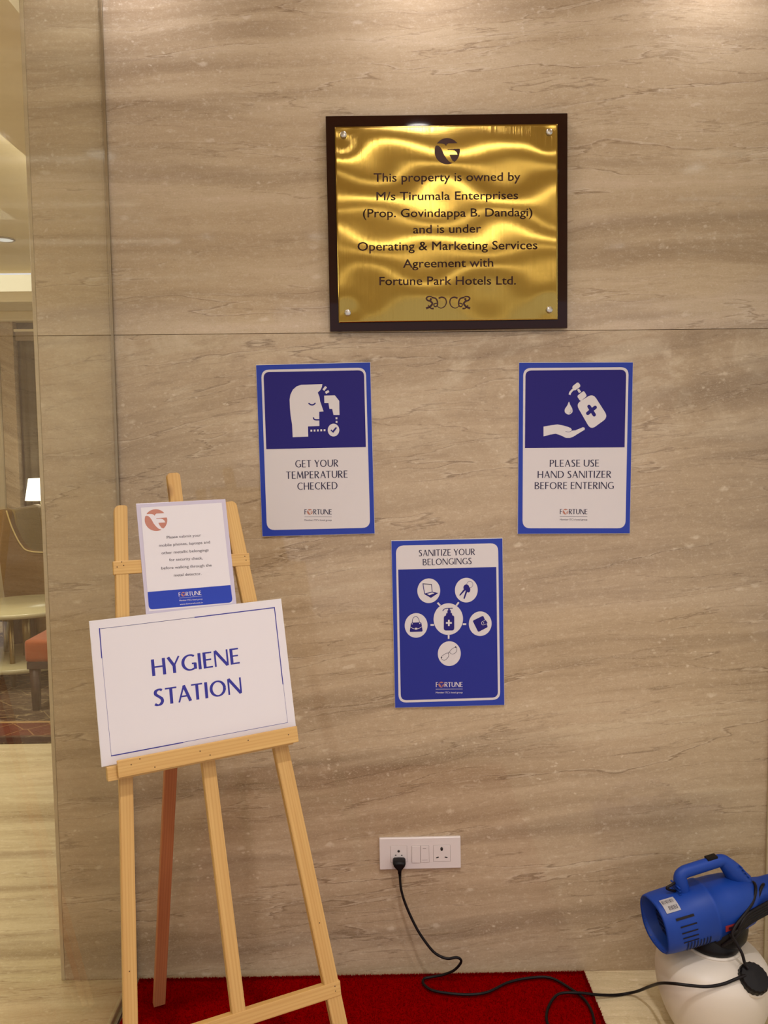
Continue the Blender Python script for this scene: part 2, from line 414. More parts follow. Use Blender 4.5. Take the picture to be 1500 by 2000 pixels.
# ---- flat art: everything is a list of (points2d, tris); printed as thin skins on a board's local x-z plane
class Art:
    def __init__(s): s.v = []; s.f = []; s.k = []; s.n = 0
    def poly(s, pts):
        base = len(s.v); s.v += [(float(p[0]), float(p[1])) for p in pts]; s.k += [s.n] * len(pts); s.n += 1
        tr = tessellate_polygon([[Vector((p[0], p[1], 0)) for p in pts]])
        for t in tr:
            a, b, c = t
            ax, ay = pts[a]; bx, by = pts[b]; cx, cy = pts[c]
            cr = (bx - ax) * (cy - ay) - (by - ay) * (cx - ax)
            if abs(cr) < 1e-14: continue
            s.f.append((base + a, base + b, base + c) if cr > 0 else (base + a, base + c, base + b))
        return s
    def quadstrip(s, L, R):
        base = len(s.v)
        for a, b in zip(L, R): s.v += [tuple(a), tuple(b)]; s.k += [s.n, s.n]
        s.n += 1
        for i in range(len(L) - 1):
            q = (base + 2 * i, base + 2 * i + 1, base + 2 * i + 3, base + 2 * i + 2)
            ax, ay = s.v[q[0]]; bx, by = s.v[q[1]]; cx, cy = s.v[q[2]]
            cr = (bx - ax) * (cy - ay) - (by - ay) * (cx - ax)
            s.f.append(q if cr > 0 else q[::-1])
        return s
    def stroke(s, pts, w, w2=None, closed=False, caps=False):
        """w: number, or function(angle_of_tangent) -> width; w2: width at the end"""
        P = [Vector((p[0], p[1])) for p in pts]
        if closed: P = P + [P[0], P[1]]
        L = []; R = []; n = len(P)
        for i, p in enumerate(P):
            t = P[min(i + 1, n - 1)] - P[max(i - 1, 0)]
            if t.length < 1e-9: t = Vector((1, 0))
            t.normalize(); nr = Vector((-t.y, t.x))
            ww = w(t) if callable(w) else (w if w2 is None else w + (w2 - w) * i / (n - 1))
            # mitre
            if 0 < i < n - 1:
                a = (P[i] - P[i - 1]); b = (P[i + 1] - P[i])
                if a.length > 1e-9 and b.length > 1e-9:
                    ca = max(.35, math.sqrt(max(0., (1 + a.normalized().dot(b.normalized())) / 2))); ww = ww / ca
            L.append(p + nr * ww / 2); R.append(p - nr * ww / 2)
        s.quadstrip(L, R)
        if caps:
            for p in (P[0], P[-1]): s.disc(p.x, p.y, w / 2, w / 2, 12)
        return s
    def disc(s, x, y, rx, ry, n=40):
        return s.poly([(x + rx * math.cos(2 * PI * i / n), y + ry * math.sin(2 * PI * i / n)) for i in range(n)])
    def map(s, fn):
        s.v = [fn(p) for p in s.v]
        for i, f in enumerate(s.f):
            (ax, ay), (bx, by), (cx, cy) = (s.v[k] for k in f[:3])
            if (bx - ax) * (cy - ay) - (by - ay) * (cx - ax) < 0: s.f[i] = f[::-1]
        return s
    def add(s, o, fn=None):
        if fn: o.map(fn)
        b = len(s.v); s.v += o.v; s.f += [tuple(i + b for i in f) for f in o.f]; s.k += (o.k if len(o.k) == len(o.v) else [0] * len(o.v)); s.n += o.n; return s
    def emit(s, name, mat, parent, level, unit=.00022):
        # local frame: x right, z up, printed side looks to -y
        ks = s.k if len(s.k) == len(s.v) else [0] * len(s.v)
        return from_lists(name, [(x, -unit * level - 1.1e-5 * (k % 6), z) for (x, z), k in zip(s.v, ks)], [tuple(f) for f in s.f], mat, parent)

def roundrect(pts, r, n=6, which=(1, 1, 1, 1)):
    out = []
    N = len(pts)
    for i in range(N):
        p = Vector(pts[i]); a = Vector(pts[i - 1]) - p; b = Vector(pts[(i + 1) % N]) - p
        if not which[i]: out.append(tuple(p)); continue
        ra = min(r, a.length / 2.01, b.length / 2.01)
        a.normalize(); b.normalize()
        s_, e = p + a * ra, p + b * ra
        for k in range(n + 1):
            t = k / n
            # quarter-like blend
            q = (1 - t) ** 2 * s_ + 2 * t * (1 - t) * (p * .95 + (s_ + e) * .025) + t * t * e
            out.append(tuple(q))
    return out

# ---- humanist flared capitals, drawn as strokes (cap height 1)
def glyphs(S, T):
    h = T / 2; s2 = S / 2
    def wd(t): return T + (S - T) * abs(t.y) ** 1.5
    def ell(cx, cy, rx, ry, a0, a1, n=28):
        return [(cx + rx * math.cos(math.radians(a0 + (a1 - a0) * i / n)), cy + ry * math.sin(math.radians(a0 + (a1 - a0) * i / n))) for i in range(n + 1)]
    G = {}
    V = lambda x, y0=0, y1=1: ([(x, y0), (x, y1)], S)
    Hh = lambda x0, x1, y: ([(x0, y), (x1, y)], T)
    G['A'] = (.74, [([(.06, 0), (.37, 1.0)], T), ([(.36, 1.0), (.68, 0)], S), Hh(.15, .58, .34)])
    G['B'] = (.60, [V(s2), ([(s2, 1 - h)] + ell(.28, .76 , .20, .24 - h, 90, -90) + [(s2, .52)], wd), ([(s2, .52)] + ell(.30, .26, .26, .26 - h, 90, -90) + [(s2, h)], wd)])
    G['C'] = (.74, [(ell(.47, .5, .47 - s2, .5 - h, 52, 308, 40), wd)])
    G['D'] = (.80, [V(s2), ([(s2, 1 - h), (.28, 1 - h)] + ell(.30, .5, .50 - s2, .5 - h, 90, -90, 36) + [(s2, h)], wd)])
    G['E'] = (.52, [V(s2), Hh(s2, .50, 1 - h), Hh(s2, .46, .52), Hh(s2, .52, h)])
    G['F'] = (.50, [V(s2), Hh(s2, .50, 1 - h), Hh(s2, .45, .50)])
    G['G'] = (.80, [(ell(.47, .5, .47 - s2, .5 - h, 52, 300, 40), wd), ([(.74, .07), (.74, .44)], S), Hh(.56, .78, .42)])
    G['H'] = (.74, [V(s2), V(.74 - s2), Hh(s2, .74 - s2, .52)])
    G['I'] = (S, [V(s2)])
    G['K'] = (.66, [V(s2), ([(s2, .44), (.60, 1)], T), ([(.22, .60), (.62, 0)], S)])
    G['L'] = (.50, [V(s2), Hh(s2, .50, h)])
    G['M'] = (.92, [([(.07, 0), (.17, 1)], T * 1.1), ([(.17, 1), (.46, .12)], S), ([(.46, .12), (.75, 1)], T), ([(.75, 1), (.85, 0)], S)])
    G['N'] = (.78, [([(h, 0), (h, 1)], T * 1.05), ([(.06, 1), (.72, 0)], S), ([(.78 - h, 0), (.78 - h, 1)], T * 1.05)])
    G['O'] = (.92, [(ell(.46, .5, .46 - s2, .5 - h, 0, 360, 56), wd)])
    G['P'] = (.56, [V(s2), ([(s2, 1 - h), (.26, 1 - h)] + ell(.27, .725, .25, .275 - h, 90, -90) + [(s2, .45)], wd)])
    G['R'] = (.62, [V(s2), ([(s2, 1 - h), (.26, 1 - h)] + ell(.27, .74, .23, .26 - h, 90, -90) + [(s2, .48)], wd), ([(.24, .48), (.57, 0)], S)])
    G['S'] = (.50, [([tuple(p) for p in catmull([(.45, .90, 0), (.30, .965, 0), (.12, .88, 0), (.10, .70, 0), (.26, .54, 0), (.40, .40, 0), (.43, .22, 0), (.32, .06, 0), (.16, .035, 0), (.03, .11, 0)], 6)], lambda t: T + (S - T) * min(1, abs(t.y) * 1.3))])
    G['T'] = (.62, [V(.31), Hh(0, .62, 1 - h)])
    G['U'] = (.72, [([(s2, 1), (s2, .40)] + ell(.36, .36, .36 - s2 * .9, .36 - h, 180, 360) + [(.72 - h, .40), (.72 - h, 1)], lambda t: wd(t))])
    G['Y'] = (.68, [([(.05, 1), (.34, .44)], S), ([(.63, 1), (.34, .44)], T), V(.34, 0, .48)])
    G['Z'] = (.60, [Hh(.03, .58, 1 - h), Hh(.02, .60, h), ([(.55, 1 - h), (.06, h)], S)])
    return G
def flared(text, S=.14, T=.075, gap=.13):
    G = glyphs(S, T); x = 0; A = Art()
    kern = {('A', 'T'): -.08, ('T', 'A'): -.08, ('T', 'Y'): 0, ('L', 'Y'): -.1, ('F', 'O'): -.03, ('R', 'T'): -.03, ('Y', 'G'): -.05, ('Y', 'O'): -.05}
    for i, ch in enumerate(text):
        if ch == ' ': x += .34; continue
        wdt, st = G[ch]
        for pts, w_ in st:
            p2 = [(p[0] + x, p[1]) for p in pts]
            A.stroke(p2, w_)
        x += wdt + gap + kern.get((ch, text[i + 1] if i + 1 < len(text) else ''), 0)
    return A, x - gap
def builtin(text, bold=0.):
    cu = bpy.data.curves.new('txt', 'FONT'); cu.body = text; cu.size = 1.0; cu.resolution_u = 3
    ob = bpy.data.objects.new('txt', cu); COL.objects.link(ob)
    me = bpy.data.meshes.new_from_object(ob)
    A = Art(); A.v = [(v.co.x, v.co.y) for v in me.vertices]; A.f = [tuple(p.vertices) for p in me.polygons]
    A.map(lambda p: p)
    bpy.data.objects.remove(ob); bpy.data.curves.remove(cu); bpy.data.meshes.remove(me)
    if bold > 0:
        v0, f0 = list(A.v), list(A.f); A.v = []; A.f = []
        for dx, dy in ((-bold, 0), (bold, 0), (0, bold * .6), (0, -bold * .6)):
            k = len(A.v); A.v += [(x + dx, y + dy) for x, y in v0]; A.f += [tuple(i + k for i in f) for f in f0]
    xs = [p[0] for p in A.v]; x0, x1 = min(xs), max(xs)
    A.map(lambda p: (p[0] - x0, p[1]))
    return A, x1 - x0
BCAP = .73

def homog(src, dst):
    Am = []
    for (x, y), (u, v) in zip(src, dst):
        Am.append([x, y, 1, 0, 0, 0, -u * x, -u * y, -u]); Am.append([0, 0, 0, x, y, 1, -v * x, -v * y, -v])
    _, _, vt = np.linalg.svd(np.array(Am, float)); Hm = vt[-1].reshape(3, 3)
    def fn(p):
        q = Hm @ np.array([p[0], p[1], 1.]); return (q[0] / q[2], q[1] / q[2])
    return fn

class Board:
    """flat sign; drawing coordinates (x right, y down, read off an enlargement) are squared up onto the board's own plane"""
    def __init__(s, root, W, H, quad):
        s.root = root; s.W = W; s.H = H
        s.h = homog(quad, [(-W / 2, H), (W / 2, H), (W / 2, 0), (-W / 2, 0)])
        s.k = W / math.dist(quad[0], quad[1])      # metres per drawing unit
    def text(s, A, wd, L, R, cap, font_cap=1.0, into=None):
        l = Vector(s.h(L)); r = Vector(s.h(R)); mid = ((L[0] + R[0]) / 2, (L[1] + R[1]) / 2)
        t = Vector(s.h((mid[0], mid[1] - cap / 2))); b = Vector(s.h((mid[0], mid[1] + cap / 2)))
        ch = (t - b).length; wdt = (r - l).length; c = (l + r) / 2
        ex = Vector((1, 0)); e = (r - l).normalized(); ey = Vector((-e.y, e.x))
        fx = wdt / wd; fy = ch / font_cap
        A.map(lambda p: tuple(c + e * (p[0] * fx - wdt / 2) + ey * (p[1] * fy - ch / 2)))
        if into is not None: into.add(A)
        return A
    def emblem(s, x, y, r, into):
        c = Vector(s.h((x, y))); rr = r * s.k
        into.add(emblem_art().map(lambda p: (c.x + p[0] * rr, c.y + p[1] * rr)))

def emblem_art():
    A = Art()
    def arc(a0, a1, n=16): return [(math.cos(math.radians(a0 + (a1 - a0) * i / n)), math.sin(math.radians(a0 + (a1 - a0) * i / n))) for i in range(n + 1)]
    A.poly(arc(143, 37) + [(.09, .60), (-.02, .53), (-.09, .40), (-.15, .50), (-.28, .57), (-.47, .60)])
    A.poly([(-.935, .40), (-.80, .45), (-.65, .41), (-.52, .29), (-.37, .03), (-.24, -.29), (-.06, -.57), (.15, -.80), (.41, -.91)] + arc(-66, -200, 30)[1:])
    A.poly([(.03, .16), (.97, .18)] + arc(8, -55, 12) + [(.41, -.72), (.28, -.5), (.18, -.27), (.81, -.27), (.73, -.075), (.62, .03), (.45, .10), (.04, .11)])
    return A

def AT(px, py, Y):
    """world point where the line of sight read off the photograph crosses the upright plane y=Y"""
    d = right * (px - 750) - upv * (py - 1000) - back * 1570
    C = Vector((0, -2.16, 1.468)); return C + d * ((Y - C.y) / d.y)
# ================================================================== SETTING
XG, XR = -0.690, 1.075          # the two glass partitions
SEAM = 1.784
# wall carrying the signs: stone slabs with recessed joints over a core
core = struct(box('wall_back', -0.885, 2.6, 0.018, 0.22, 0, 2.8, M['gap']))
box('stone_slab', -0.8885, 2.6, 0.0, 0.018, 0.0, SEAM - .0006, M['wall_lo'], core, bev=.0006, seg=1)
box('stone_slab', -0.8885, 2.6, 0.0, 0.018, SEAM + .0006, 2.8, M['wall_up'], core, bev=.0006, seg=1)
struct(box('trim_1', -0.8995, -0.8890, -0.0005, 0.22, 0, 2.8, M['edge'], bev=.002))
fl = struct(box('floor', -6.5, 3.0, -5.2, 5.0, -0.05, 0.0, M['floor']))
struct(box('ceiling', -0.90, 3.0, -5.2, 0.02, 2.8, 2.86, M['ceiling']))
struct(box('ceiling_lounge', -6.5, -1.31, -5.2, 3.85, 2.8, 2.86, M['ceiling']))
struct(box('ceiling_soffit', -1.31, -0.90, -5.2, 4.3, 2.6, 2.86, M['soffit']))
struct(box('wall_left', -6.6, -6.5, -5.2, 5.0, 0, 2.9, M['plaster']))
# lounge end: cove, bulkhead and far wall
struct(box('trim_2', -6.5, XG, 3.80, 3.88, 2.585, 2.66, M['ceiling'], bev=.004))          # cove lip
cv = box('trim_3', -6.5, XG, 3.90, 3.93, 2.66, 2.80, M['cove_emit']); struct(cv)       # lit cove face
struct(box('ceiling_bulkhead', -6.5, XG, 3.88, 4.15, 2.585, 2.64, M['soffit']))
struct(box('ceiling_far', -6.5, XG, 4.15, 4.99, 2.68, 2.72, M['soffit']))
struct(box('trim_4', -6.5, XG, 4.70, 4.84, 2.60, 2.68, M['ceiling'], bev=.008))           # crown moulding
fw = struct(box('wall_far', -6.5, 0.6, 4.84, 4.99, 0, 2.70, M['brown_frame']))
box('column_face', -3.172, -3.055, 4.76, 4.84, 0, 2.6, M['far_stone'], fw)
box('column_face', -5.2, -3.176, 4.73, 4.84, 0, 2.6, M['plaster'], fw)

def glass_partition(name, X, Y1=-1.7):
    g = struct(box(name, X - .005, X + .005, Y1, -.004, 0.004, 2.798, M['glass']))
    box('wall_channel', X - .0035, X + .0035, -.0075, -.0002, 0, 2.798, M['alu'] if X < 0 else M['edge'], g, bev=.001)
    box('floor_channel', X - .010, X - .006, Y1, -.01, 0.0002, .012, M['steel'], g, bev=.001)
    box('floor_channel', X + .0055, X + .0085, Y1, -.01, 0.0002, .012, M['steel'], g, bev=.001)
    return g
glass_partition('window_1', XG)
glass_partition('window_2', XR + .005, -.75)

# ---- ceiling downlights (housing, lens and the lamp that shines from each)
def downlight(x, y, z, power, label, color=NEUT, r=.052, spread=150, glow=10.):
    t = thing('ceiling_downlight', label, 'ceiling light', (x, y, z), group=None)
    b = lathe_bm([(r + .004, -.001), (r + .014, -.001), (r + .014, -.006), (r + .004, -.008), (r + .002, -.002), (r + .004, -.001)], 40, cap=False)
    from_bm('trim_ring', b, M['steel'], t, True)
    b = lathe_bm([(0, -.003), (r + .002, -.003), (r + .002, -.0012), (0, -.0012)], 40, cap=False)
    from_bm('lens', b, emit('downlight_lens', (1.0, .95, .90), glow), t)
    area('downlight_lamp', (x, y, z - .012), r * 2, power, color, spread=math.radians(spread))
    return t
downlight(.13, -.205, 2.8, 1.7, 'ceiling downlight above the plaque wall, middle one', spread=172, glow=5)
downlight(-.60, -.15, 2.8, 1.3, 'added out-of-view downlight brightening the upper plaque wall, left one', spread=172, glow=5)  # added, out of view, to lift the dark upper left of the wall
downlight(.88, -.15, 2.8, 1.3, 'added out-of-view downlight brightening the upper plaque wall, right one', spread=172, glow=5)  # its added counterpart on the right, likewise out of view
downlight(.19, -1.30, 2.8, 14, 'ceiling downlight second from the plaque wall', glow=60, spread=120)
downlight(1.53, -1.75, 2.8, 11, 'ceiling downlight beyond the right glass partition', spread=125, glow=7, r=.045)
downlight(-1.02, -.97, 2.6, 4, 'ceiling downlight in the soffit left of the glass partition', WARM, spread=125, glow=6)
downlight(-.35, -2.9, 2.8, 11, 'ceiling downlight behind the camera on the left', spread=130, glow=5)
downlight(1.6, -3.2, 2.8, 11, 'ceiling downlight behind the camera on the right', spread=130, glow=5)
downlight(-2.27, 2.92, 2.8, 8, 'round ceiling downlight over the lounge coffee table', WARM, r=.05, spread=130, glow=.8)
# added glowing strips, out of view, that put wavy gleams in the brass
def gleam_strip(x0, x1, L, wd, glow, label):
    t = thing('gleam_strip', label, 'added light strip', ((x0 + x1) / 2, -L, 2.8)); h = (x1 - x0) / 2
    box('housing', -h - .01, h + .01, -wd / 2 - .01, wd / 2 + .01, -.012, -.0005, M['steel'], t, bev=.001)
    box('glow_face', -h, h, -wd / 2, wd / 2, -.0135, -.0115, emit('gleam_glow', (1.0, .92, .74), glow), t)
gleam_strip(-.10, .72, 1.55, .035, 22, 'short glowing strip added for brass gleams, first from the plaque wall')
gleam_strip(-.12, .88, 1.80, .012, 13, 'thin glowing strip added for brass gleams, second from the plaque wall')
gleam_strip(-.14, .92, 2.20, .030, 24, 'glowing strip added for brass gleams, third from the plaque wall')
gleam_strip(-.16, 1.00, 2.50, .020, 13, 'thin glowing strip added for brass gleams, fourth from the plaque wall')
gleam_strip(-.18, 1.08, 2.95, .045, 24, 'glowing strip added for brass gleams, fifth from the plaque wall')
gleam_strip(-.20, 1.15, 3.35, .025, 13, 'thin glowing strip added for brass gleams, sixth from the plaque wall')
gleam_strip(-.22, 1.25, 4.00, .060, 9, 'glowing strip added for brass gleams, seventh from the plaque wall')
gleam_strip(-.24, 1.45, 5.00, .080, 3, 'glowing strip added for brass gleams, farthest from the plaque wall')

# ================================================================== CARPET
cp = thing('red_carpet', 'bright red pile carpet on the floor along the foot of the stone wall', 'carpet', (-.06, -.6, 0))
def carpet_base():
    b = bmesh.new(); x0, x1 = -.678, .5645; y0, y1 = -1.5, -.012; n = 220
    edge = []
    r = random.Random(3)
    for i in range(n + 1): edge.append((x0 + (x1 - x0) * i / n, y1 + r.uniform(-.0025, .0018)))
    for i in range(1, 260): edge.append((x1 + .012 * i / 260 + r.uniform(-.002, .002), y1 + (y0 - y1) * i / 260))
    edge.append((x1 + .012, y0)); edge.append((x0, y0))
    top = [b.verts.new((x + .06, y + .6, .007)) for x, y in edge]; bot = [b.verts.new((x + .06, y + .6, .0003)) for x, y in edge]
    f = b.faces.new(top[::-1]); N = len(top)
    for i in range(N): b.faces.new((top[i], top[(i + 1) % N], bot[(i + 1) % N], bot[i]))
    bmesh.ops.triangulate(b, faces=[f]); bmesh.ops.recalc_face_normals(b, faces=b.faces)
    return b
from_bm('backing', carpet_base(), M['carpet'], cp)
def pile():
    r = random.Random(5); v = []; f = []
    for i in range(52000):
        if i < 9000: x = r.uniform(-.678, .566); y = -.012 - abs(r.gauss(0, .006))
        elif i < 12500: y = r.uniform(-.45, -.012); x = .566 + (-y) * .008 - abs(r.gauss(0, .004))
        else: x = r.uniform(-.678, .565); y = -r.uniform(.012, .42)
        a = r.uniform(0, PI); wx, wy = math.cos(a) * .0011, math.sin(a) * .0011
        lx, ly = r.gauss(0, .0018), r.gauss(0, .0018); hgt = r.uniform(.010, .0135)
        x += .06; y += .6
        k = len(v); v += [(x - wx, y - wy, .006), (x + wx, y + wy, .006), (x + lx, y + ly, hgt)]; f.append((k, k + 1, k + 2))
    return v, f
pv, pf = pile(); po = from_lists('carpet_pile', pv, pf, M['carpet'], cp); po['kind'] = 'stuff'

# ================================================================== PLAQUE
PX0, PX1, PZ0, PZ1 = -.1157, .5083, 1.7862, 2.3328
pq = thing('wall_plaque', 'brass hotel ownership plaque on a dark brown backing, screwed high on the wall', 'plaque', ((PX0 + PX1) / 2, -.0205, PZ0), (0, -.005, 0))
fw_, fh_ = PX1 - PX0, PZ1 - PZ0
box('backing_panel', -fw_ / 2, fw_ / 2, 0, .012, 0, fh_, M['frame_dark'], pq, bev=.0012)
for sx in (-.2, .2):
    for sz in (.1, .44): box('wall_spacer', sx - .015, sx + .015, .012, .0203, sz - .015, sz + .015, M['black'], pq)
bw, bh = .574, .4960
bx0 = -.0925 - (PX0 + PX1) / 2; bz0 = 1.8083 - PZ0
def plate():
    nx, nz = 150, 130; v = []; f = []
    def hgt(x, z):
        u = x / bw; w_ = z / bh
        a = .00036 * math.sin(5.2 * u + 1.1 + 1.2 * w_) * math.sin(9.5 * w_ + 2.3 * math.sin(3.1 * u + .6))
        a += .00050 * math.sin(8.5 * u - 1.9 + 2.2 * w_) * math.sin(4.6 * w_ + .8)
        a += .00016 * math.sin(13 * u + 17 * w_ + .4) + .00010 * math.sin(21 * w_ - 9 * u + 2) + .0012 * (w_ - .5) ** 2
        for cx, cz in ((.024, .0245), (bw - .024, .0245), (.022, bh - .021), (bw - .022, bh - .021)):
            d = math.hypot(x - cx, z - cz); a -= .0011 * math.exp(-(d / .034) ** 2)
        return a
    for j in range(nz + 1):
        for i in range(nx + 1):
            x = bw * i / nx; z = bh * j / nz
            v.append((bx0 + x, -.0042 - hgt(x, z), bz0 + z))
    for j in range(nz):
        for i in range(nx):
            k = j * (nx + 1) + i; f.append((k, k + 1, k + nx + 2, k + nx + 1))
    # rim down to the backing
    n0 = len(v); ring = [i for i in range(nx + 1)] + [j * (nx + 1) + nx for j in range(1, nz + 1)] + [nz * (nx + 1) + i for i in range(nx - 1, -1, -1)] + [j * (nx + 1) for j in range(nz - 1, 0, -1)]
    for k in ring: v.append((v[k][0], -.0021, v[k][2]))
    N = len(ring)
    for a in range(N): f.append((ring[a], n0 + a, n0 + (a + 1) % N, ring[(a + 1) % N]))
    return v, f, hgt
vv, ff, plate_h = plate()
plo = from_lists('brass_plate', vv, ff, M['brass'], pq, True)
sub = bpy.data.objects.new('tmp', None)
PB = Board(pq, bw, bh, [(107, 140), (1388, 125), (1380, 1243), (130, 1258)])
def on_plate(A, name, mat):
    v = []
    for x, z in A.v:
        X = x + bw / 2
        v.append((bx0 + X, -.0042 - plate_h(X, z) - .00035, bz0 + z))
    return from_lists(name, v, [tuple(f) for f in A.f], mat, pq)
for s_, L, R, cp_ in [("This property is owned by", (330, 430), (1172, 425), 52), ("M/s Tirumala Enterprises", (345, 537), (1158, 532), 50),
                     ("(Prop. Govindappa B. Dandagi)", (268, 634), (1240, 630), 50), ("and is under", (555, 727), (945, 722), 50),
                     ("Operating & Marketing Services", (237, 824), (1267, 817), 52), ("Agreement with", (497, 922), (1014, 917), 50),
                     ("Fortune Park Hotels Ltd.", (362, 1021), (1143, 1019), 50)]:
    t_, wd_ = builtin(s_, .011); on_plate(PB.text(t_, wd_, L, R, cp_, BCAP), 'text_line', M['engrave'])
A = Art(); PB.emblem(752, 282, 73, A); on_plate(A, 'emblem', M['engrave'])
for sg in (0, 1):
    B = Art()
    B.stroke([p[:2] for p in catmull([(690, 1166, 0), (712, 1178, 0), (734, 1168, 0), (744, 1146, 0), (738, 1124, 0), (718, 1116, 0), (700, 1122, 0)], 6)], 4, 9)
    B.stroke([p[:2] for p in catmull([(628, 1179, 0), (650, 1170, 0), (664, 1152, 0), (652, 1138, 0), (638, 1134, 0), (630, 1122, 0), (642, 1112, 0), (660, 1113, 0)], 6)], 12, 7)
    B.stroke([p[:2] for p in catmull([(660, 1117, 0), (684, 1124, 0), (694, 1146, 0), (690, 1166, 0), (676, 1168, 0), (674, 1154, 0), (690, 1150, 0)], 6)], 9, 6)
    B.stroke([p[:2] for p in catmull([(640, 1160, 0), (655, 1178, 0), (672, 1180, 0)], 6)], 5, 10)
    B.disc(655, 1128, 6, 8, 14)
    if sg: B.map(lambda p: (1508 - p[0], p[1]))
    on_plate(B.map(lambda p: PB.h(p)), 'scroll_ornament', M['engrave'])
for (cx, cz) in ((.024, .0245), (bw - .022, .0245), (.022, bh - .0205), (bw - .022, bh - .0205)):
    b = lathe_bm([(.0085, -.0045), (.0085, .0005), (.0078, .0022), (.0045, .0030), (0, .0032)], 28)
    bmesh.ops.transform(b, matrix=Matrix.Translation((bx0 + cx, -.0066, bz0 + cz)) @ Matrix.Rotation(PI / 2, 4, 'X'), verts=b.verts)
    from_bm('screw_cap', b, M['steel'], pq, True)
bpy.data.objects.remove(sub)

# ================================================================== POSTERS
def poster(name, label, quad_w, tilt, W=.303, H=.457):
    """quad_w: lower centre (x,z) on the wall"""
    t = thing(name, label, 'sign', (quad_w[0], -.0062, quad_w[1]), (0, tilt, 0), 'blue bordered hygiene notices on the stone wall')
    box('foam_backing', -W / 2, W / 2, .0001, .006, 0, H, M['white_board'], t)
    a = Art().poly([(-W / 2 + .0006, .0006), (W / 2 - .0006, .0006), (W / 2 - .0006, H - .0012), (-W / 2 + .0006, H - .0012)])
    a.emit('blue_border', M['blue_print'], t, 1)
    return t

def fortune(B, parent, x0, x1, y, cap, ex, er, ink, line_y, small_y, lw=3):
    A = Art(); f_, w_ = flared('F', .16, .09); k = (x1 - x0)
    B.text(f_, w_, (x0, y), (x0 + k * .085, y), cap, 1, A)
    f_, w_ = flared('RTUNE', .16, .09, .10); B.text(f_, w_, (x0 + k * .325, y), (x1, y), cap, 1, A)
    s_, w_ = builtin("Member ITC's hotel group", -.004); B.text(s_, w_, (x0, small_y), (x1, small_y), cap * .36, BCAP, A)
    A.add(Art().stroke([(x0, line_y), (x1, line_y)], lw).map(B.h))
    A.emit('hotel_name', M[ink], parent, 3.4)
    E_ = Art(); B.emblem(ex, y, er, E_); E_.emit('emblem', M['copper_ink'], parent, 3.6)

# --- temperature check
t1 = poster('wall_poster', 'blue and white poster GET YOUR TEMPERATURE CHECKED, left of the upper pair', (-.1564, 1.2470), -.0140)
B = Board(t1, .303, .457, [(105, 120), (1278, 95), (1325, 1860), (172, 1890)])
Art().poly(roundrect([(160, 172), (1232, 153), (1277, 1800), (220, 1824)], 80)).map(B.h).emit('white_panel', M['white_print'], t1, 2)
Art().poly(roundrect([(183, 196), (1213, 180), (1233, 970), (213, 991)], 60, which=(1, 1, 0, 0))).map(B.h).emit('picture_panel', M['navy_print'], t1, 3)
def pic(A, par, name='pictogram', mat='white_print', lvl=4): A.map(B.h).emit(name, M[mat], par, lvl)
cat = lambda *p, closed=False: [q[:2] for q in catmull([(x, y, 0) for x, y in p], 6, closed)]
pic(Art().poly([(570, 328), (787, 322), (782, 352), (768, 382), (740, 408), (757, 450), (765, 500), (800, 603), (755, 607), (757, 752), (640, 757), (643, 862), (484, 867), (478, 740), (462, 640), (455, 560), (452, 480), (460, 430), (485, 378), (522, 345)]), t1, 'head_symbol')
pic(Art().poly([(806, 440), (915, 437), (960, 495), (963, 640), (902, 640), (888, 577), (860, 577), (850, 516), (808, 516)]), t1, 'thermometer_symbol')
pic(Art().stroke([(798, 384), (826, 348)], 24), t1, 'ray_mark'); pic(Art().stroke([(820, 412), (854, 393)], 24), t1, 'ray_mark')
for x, y in [(675, 800), (708, 799), (742, 798), (776, 797), (810, 796), (932, 674), (933, 711)]: pic(Art().poly([(x - 9, y - 10), (x + 9, y - 10), (x + 9, y + 10), (x - 9, y + 10)]), t1, 'dot_mark')
pic(Art().disc(902, 795, 59, 66), t1, 'check_disc')
pic(Art().stroke(cat((646, 516), (664, 531), (683, 535), (700, 531), (717, 514)), 13), t1, 'eye_mark', 'navy_print', 5)
pic(Art().stroke(cat((695, 664), (702, 682), (722, 689), (756, 689)), 13), t1, 'mouth_mark', 'navy_print', 5)
pic(Art().stroke([(876, 793), (894, 814), (932, 768)], 15), t1, 'check_mark', 'navy_print', 5)
for s_, L, R in [('GET YOUR', (510, 1142), (950, 1134)), ('TEMPERATURE', (417, 1259), (1046, 1248)), ('CHECKED', (532, 1373), (943, 1365))]:
    f_, w_ = flared(s_, .15, .082); B.text(f_, w_, L, R, 74).emit('text_line', M['ink'], t1, 3.2)
fortune(B, t1, 605, 884, 1636, 52, 660, 29, 'ink', 1687, 1720)

# --- hand sanitizer
t2 = poster('wall_poster', 'blue and white poster PLEASE USE HAND SANITIZER BEFORE ENTERING, right of the upper pair', (.5319, 1.2420), .007, W=.304, H=.458)
B = Board(t2, .304, .458, [(125, 97), (1327, 92), (1303, 1897), (103, 1907)])
Art().poly(roundrect([(170, 156), (1280, 146), (1254, 1842), (156, 1845)], 80)).map(B.h).emit('white_panel', M['white_print'], t2, 2)
Art().poly(roundrect([(194, 182), (1254, 172), (1241, 984), (184, 994)], 60, which=(1, 1, 0, 0))).map(B.h).emit('picture_panel', M['navy_print'], t2, 3)
pic(Art().poly(roundrect([(724, 530), (905, 420), (1066, 668), (882, 802)], 60)), t2, 'bottle_symbol')
pic(Art().poly(roundrect([(735, 448), (808, 392), (842, 446), (772, 503)], 18)), t2, 'bottle_collar')
A = Art().poly([(737, 382), (757, 370), (780, 404), (757, 417)]).poly(roundrect([(680, 352), (748, 298), (778, 346), (706, 396)], 22))
pic(A.stroke(cat((716, 368), (690, 384), (668, 408), (657, 434)), 22), t2, 'pump_symbol')
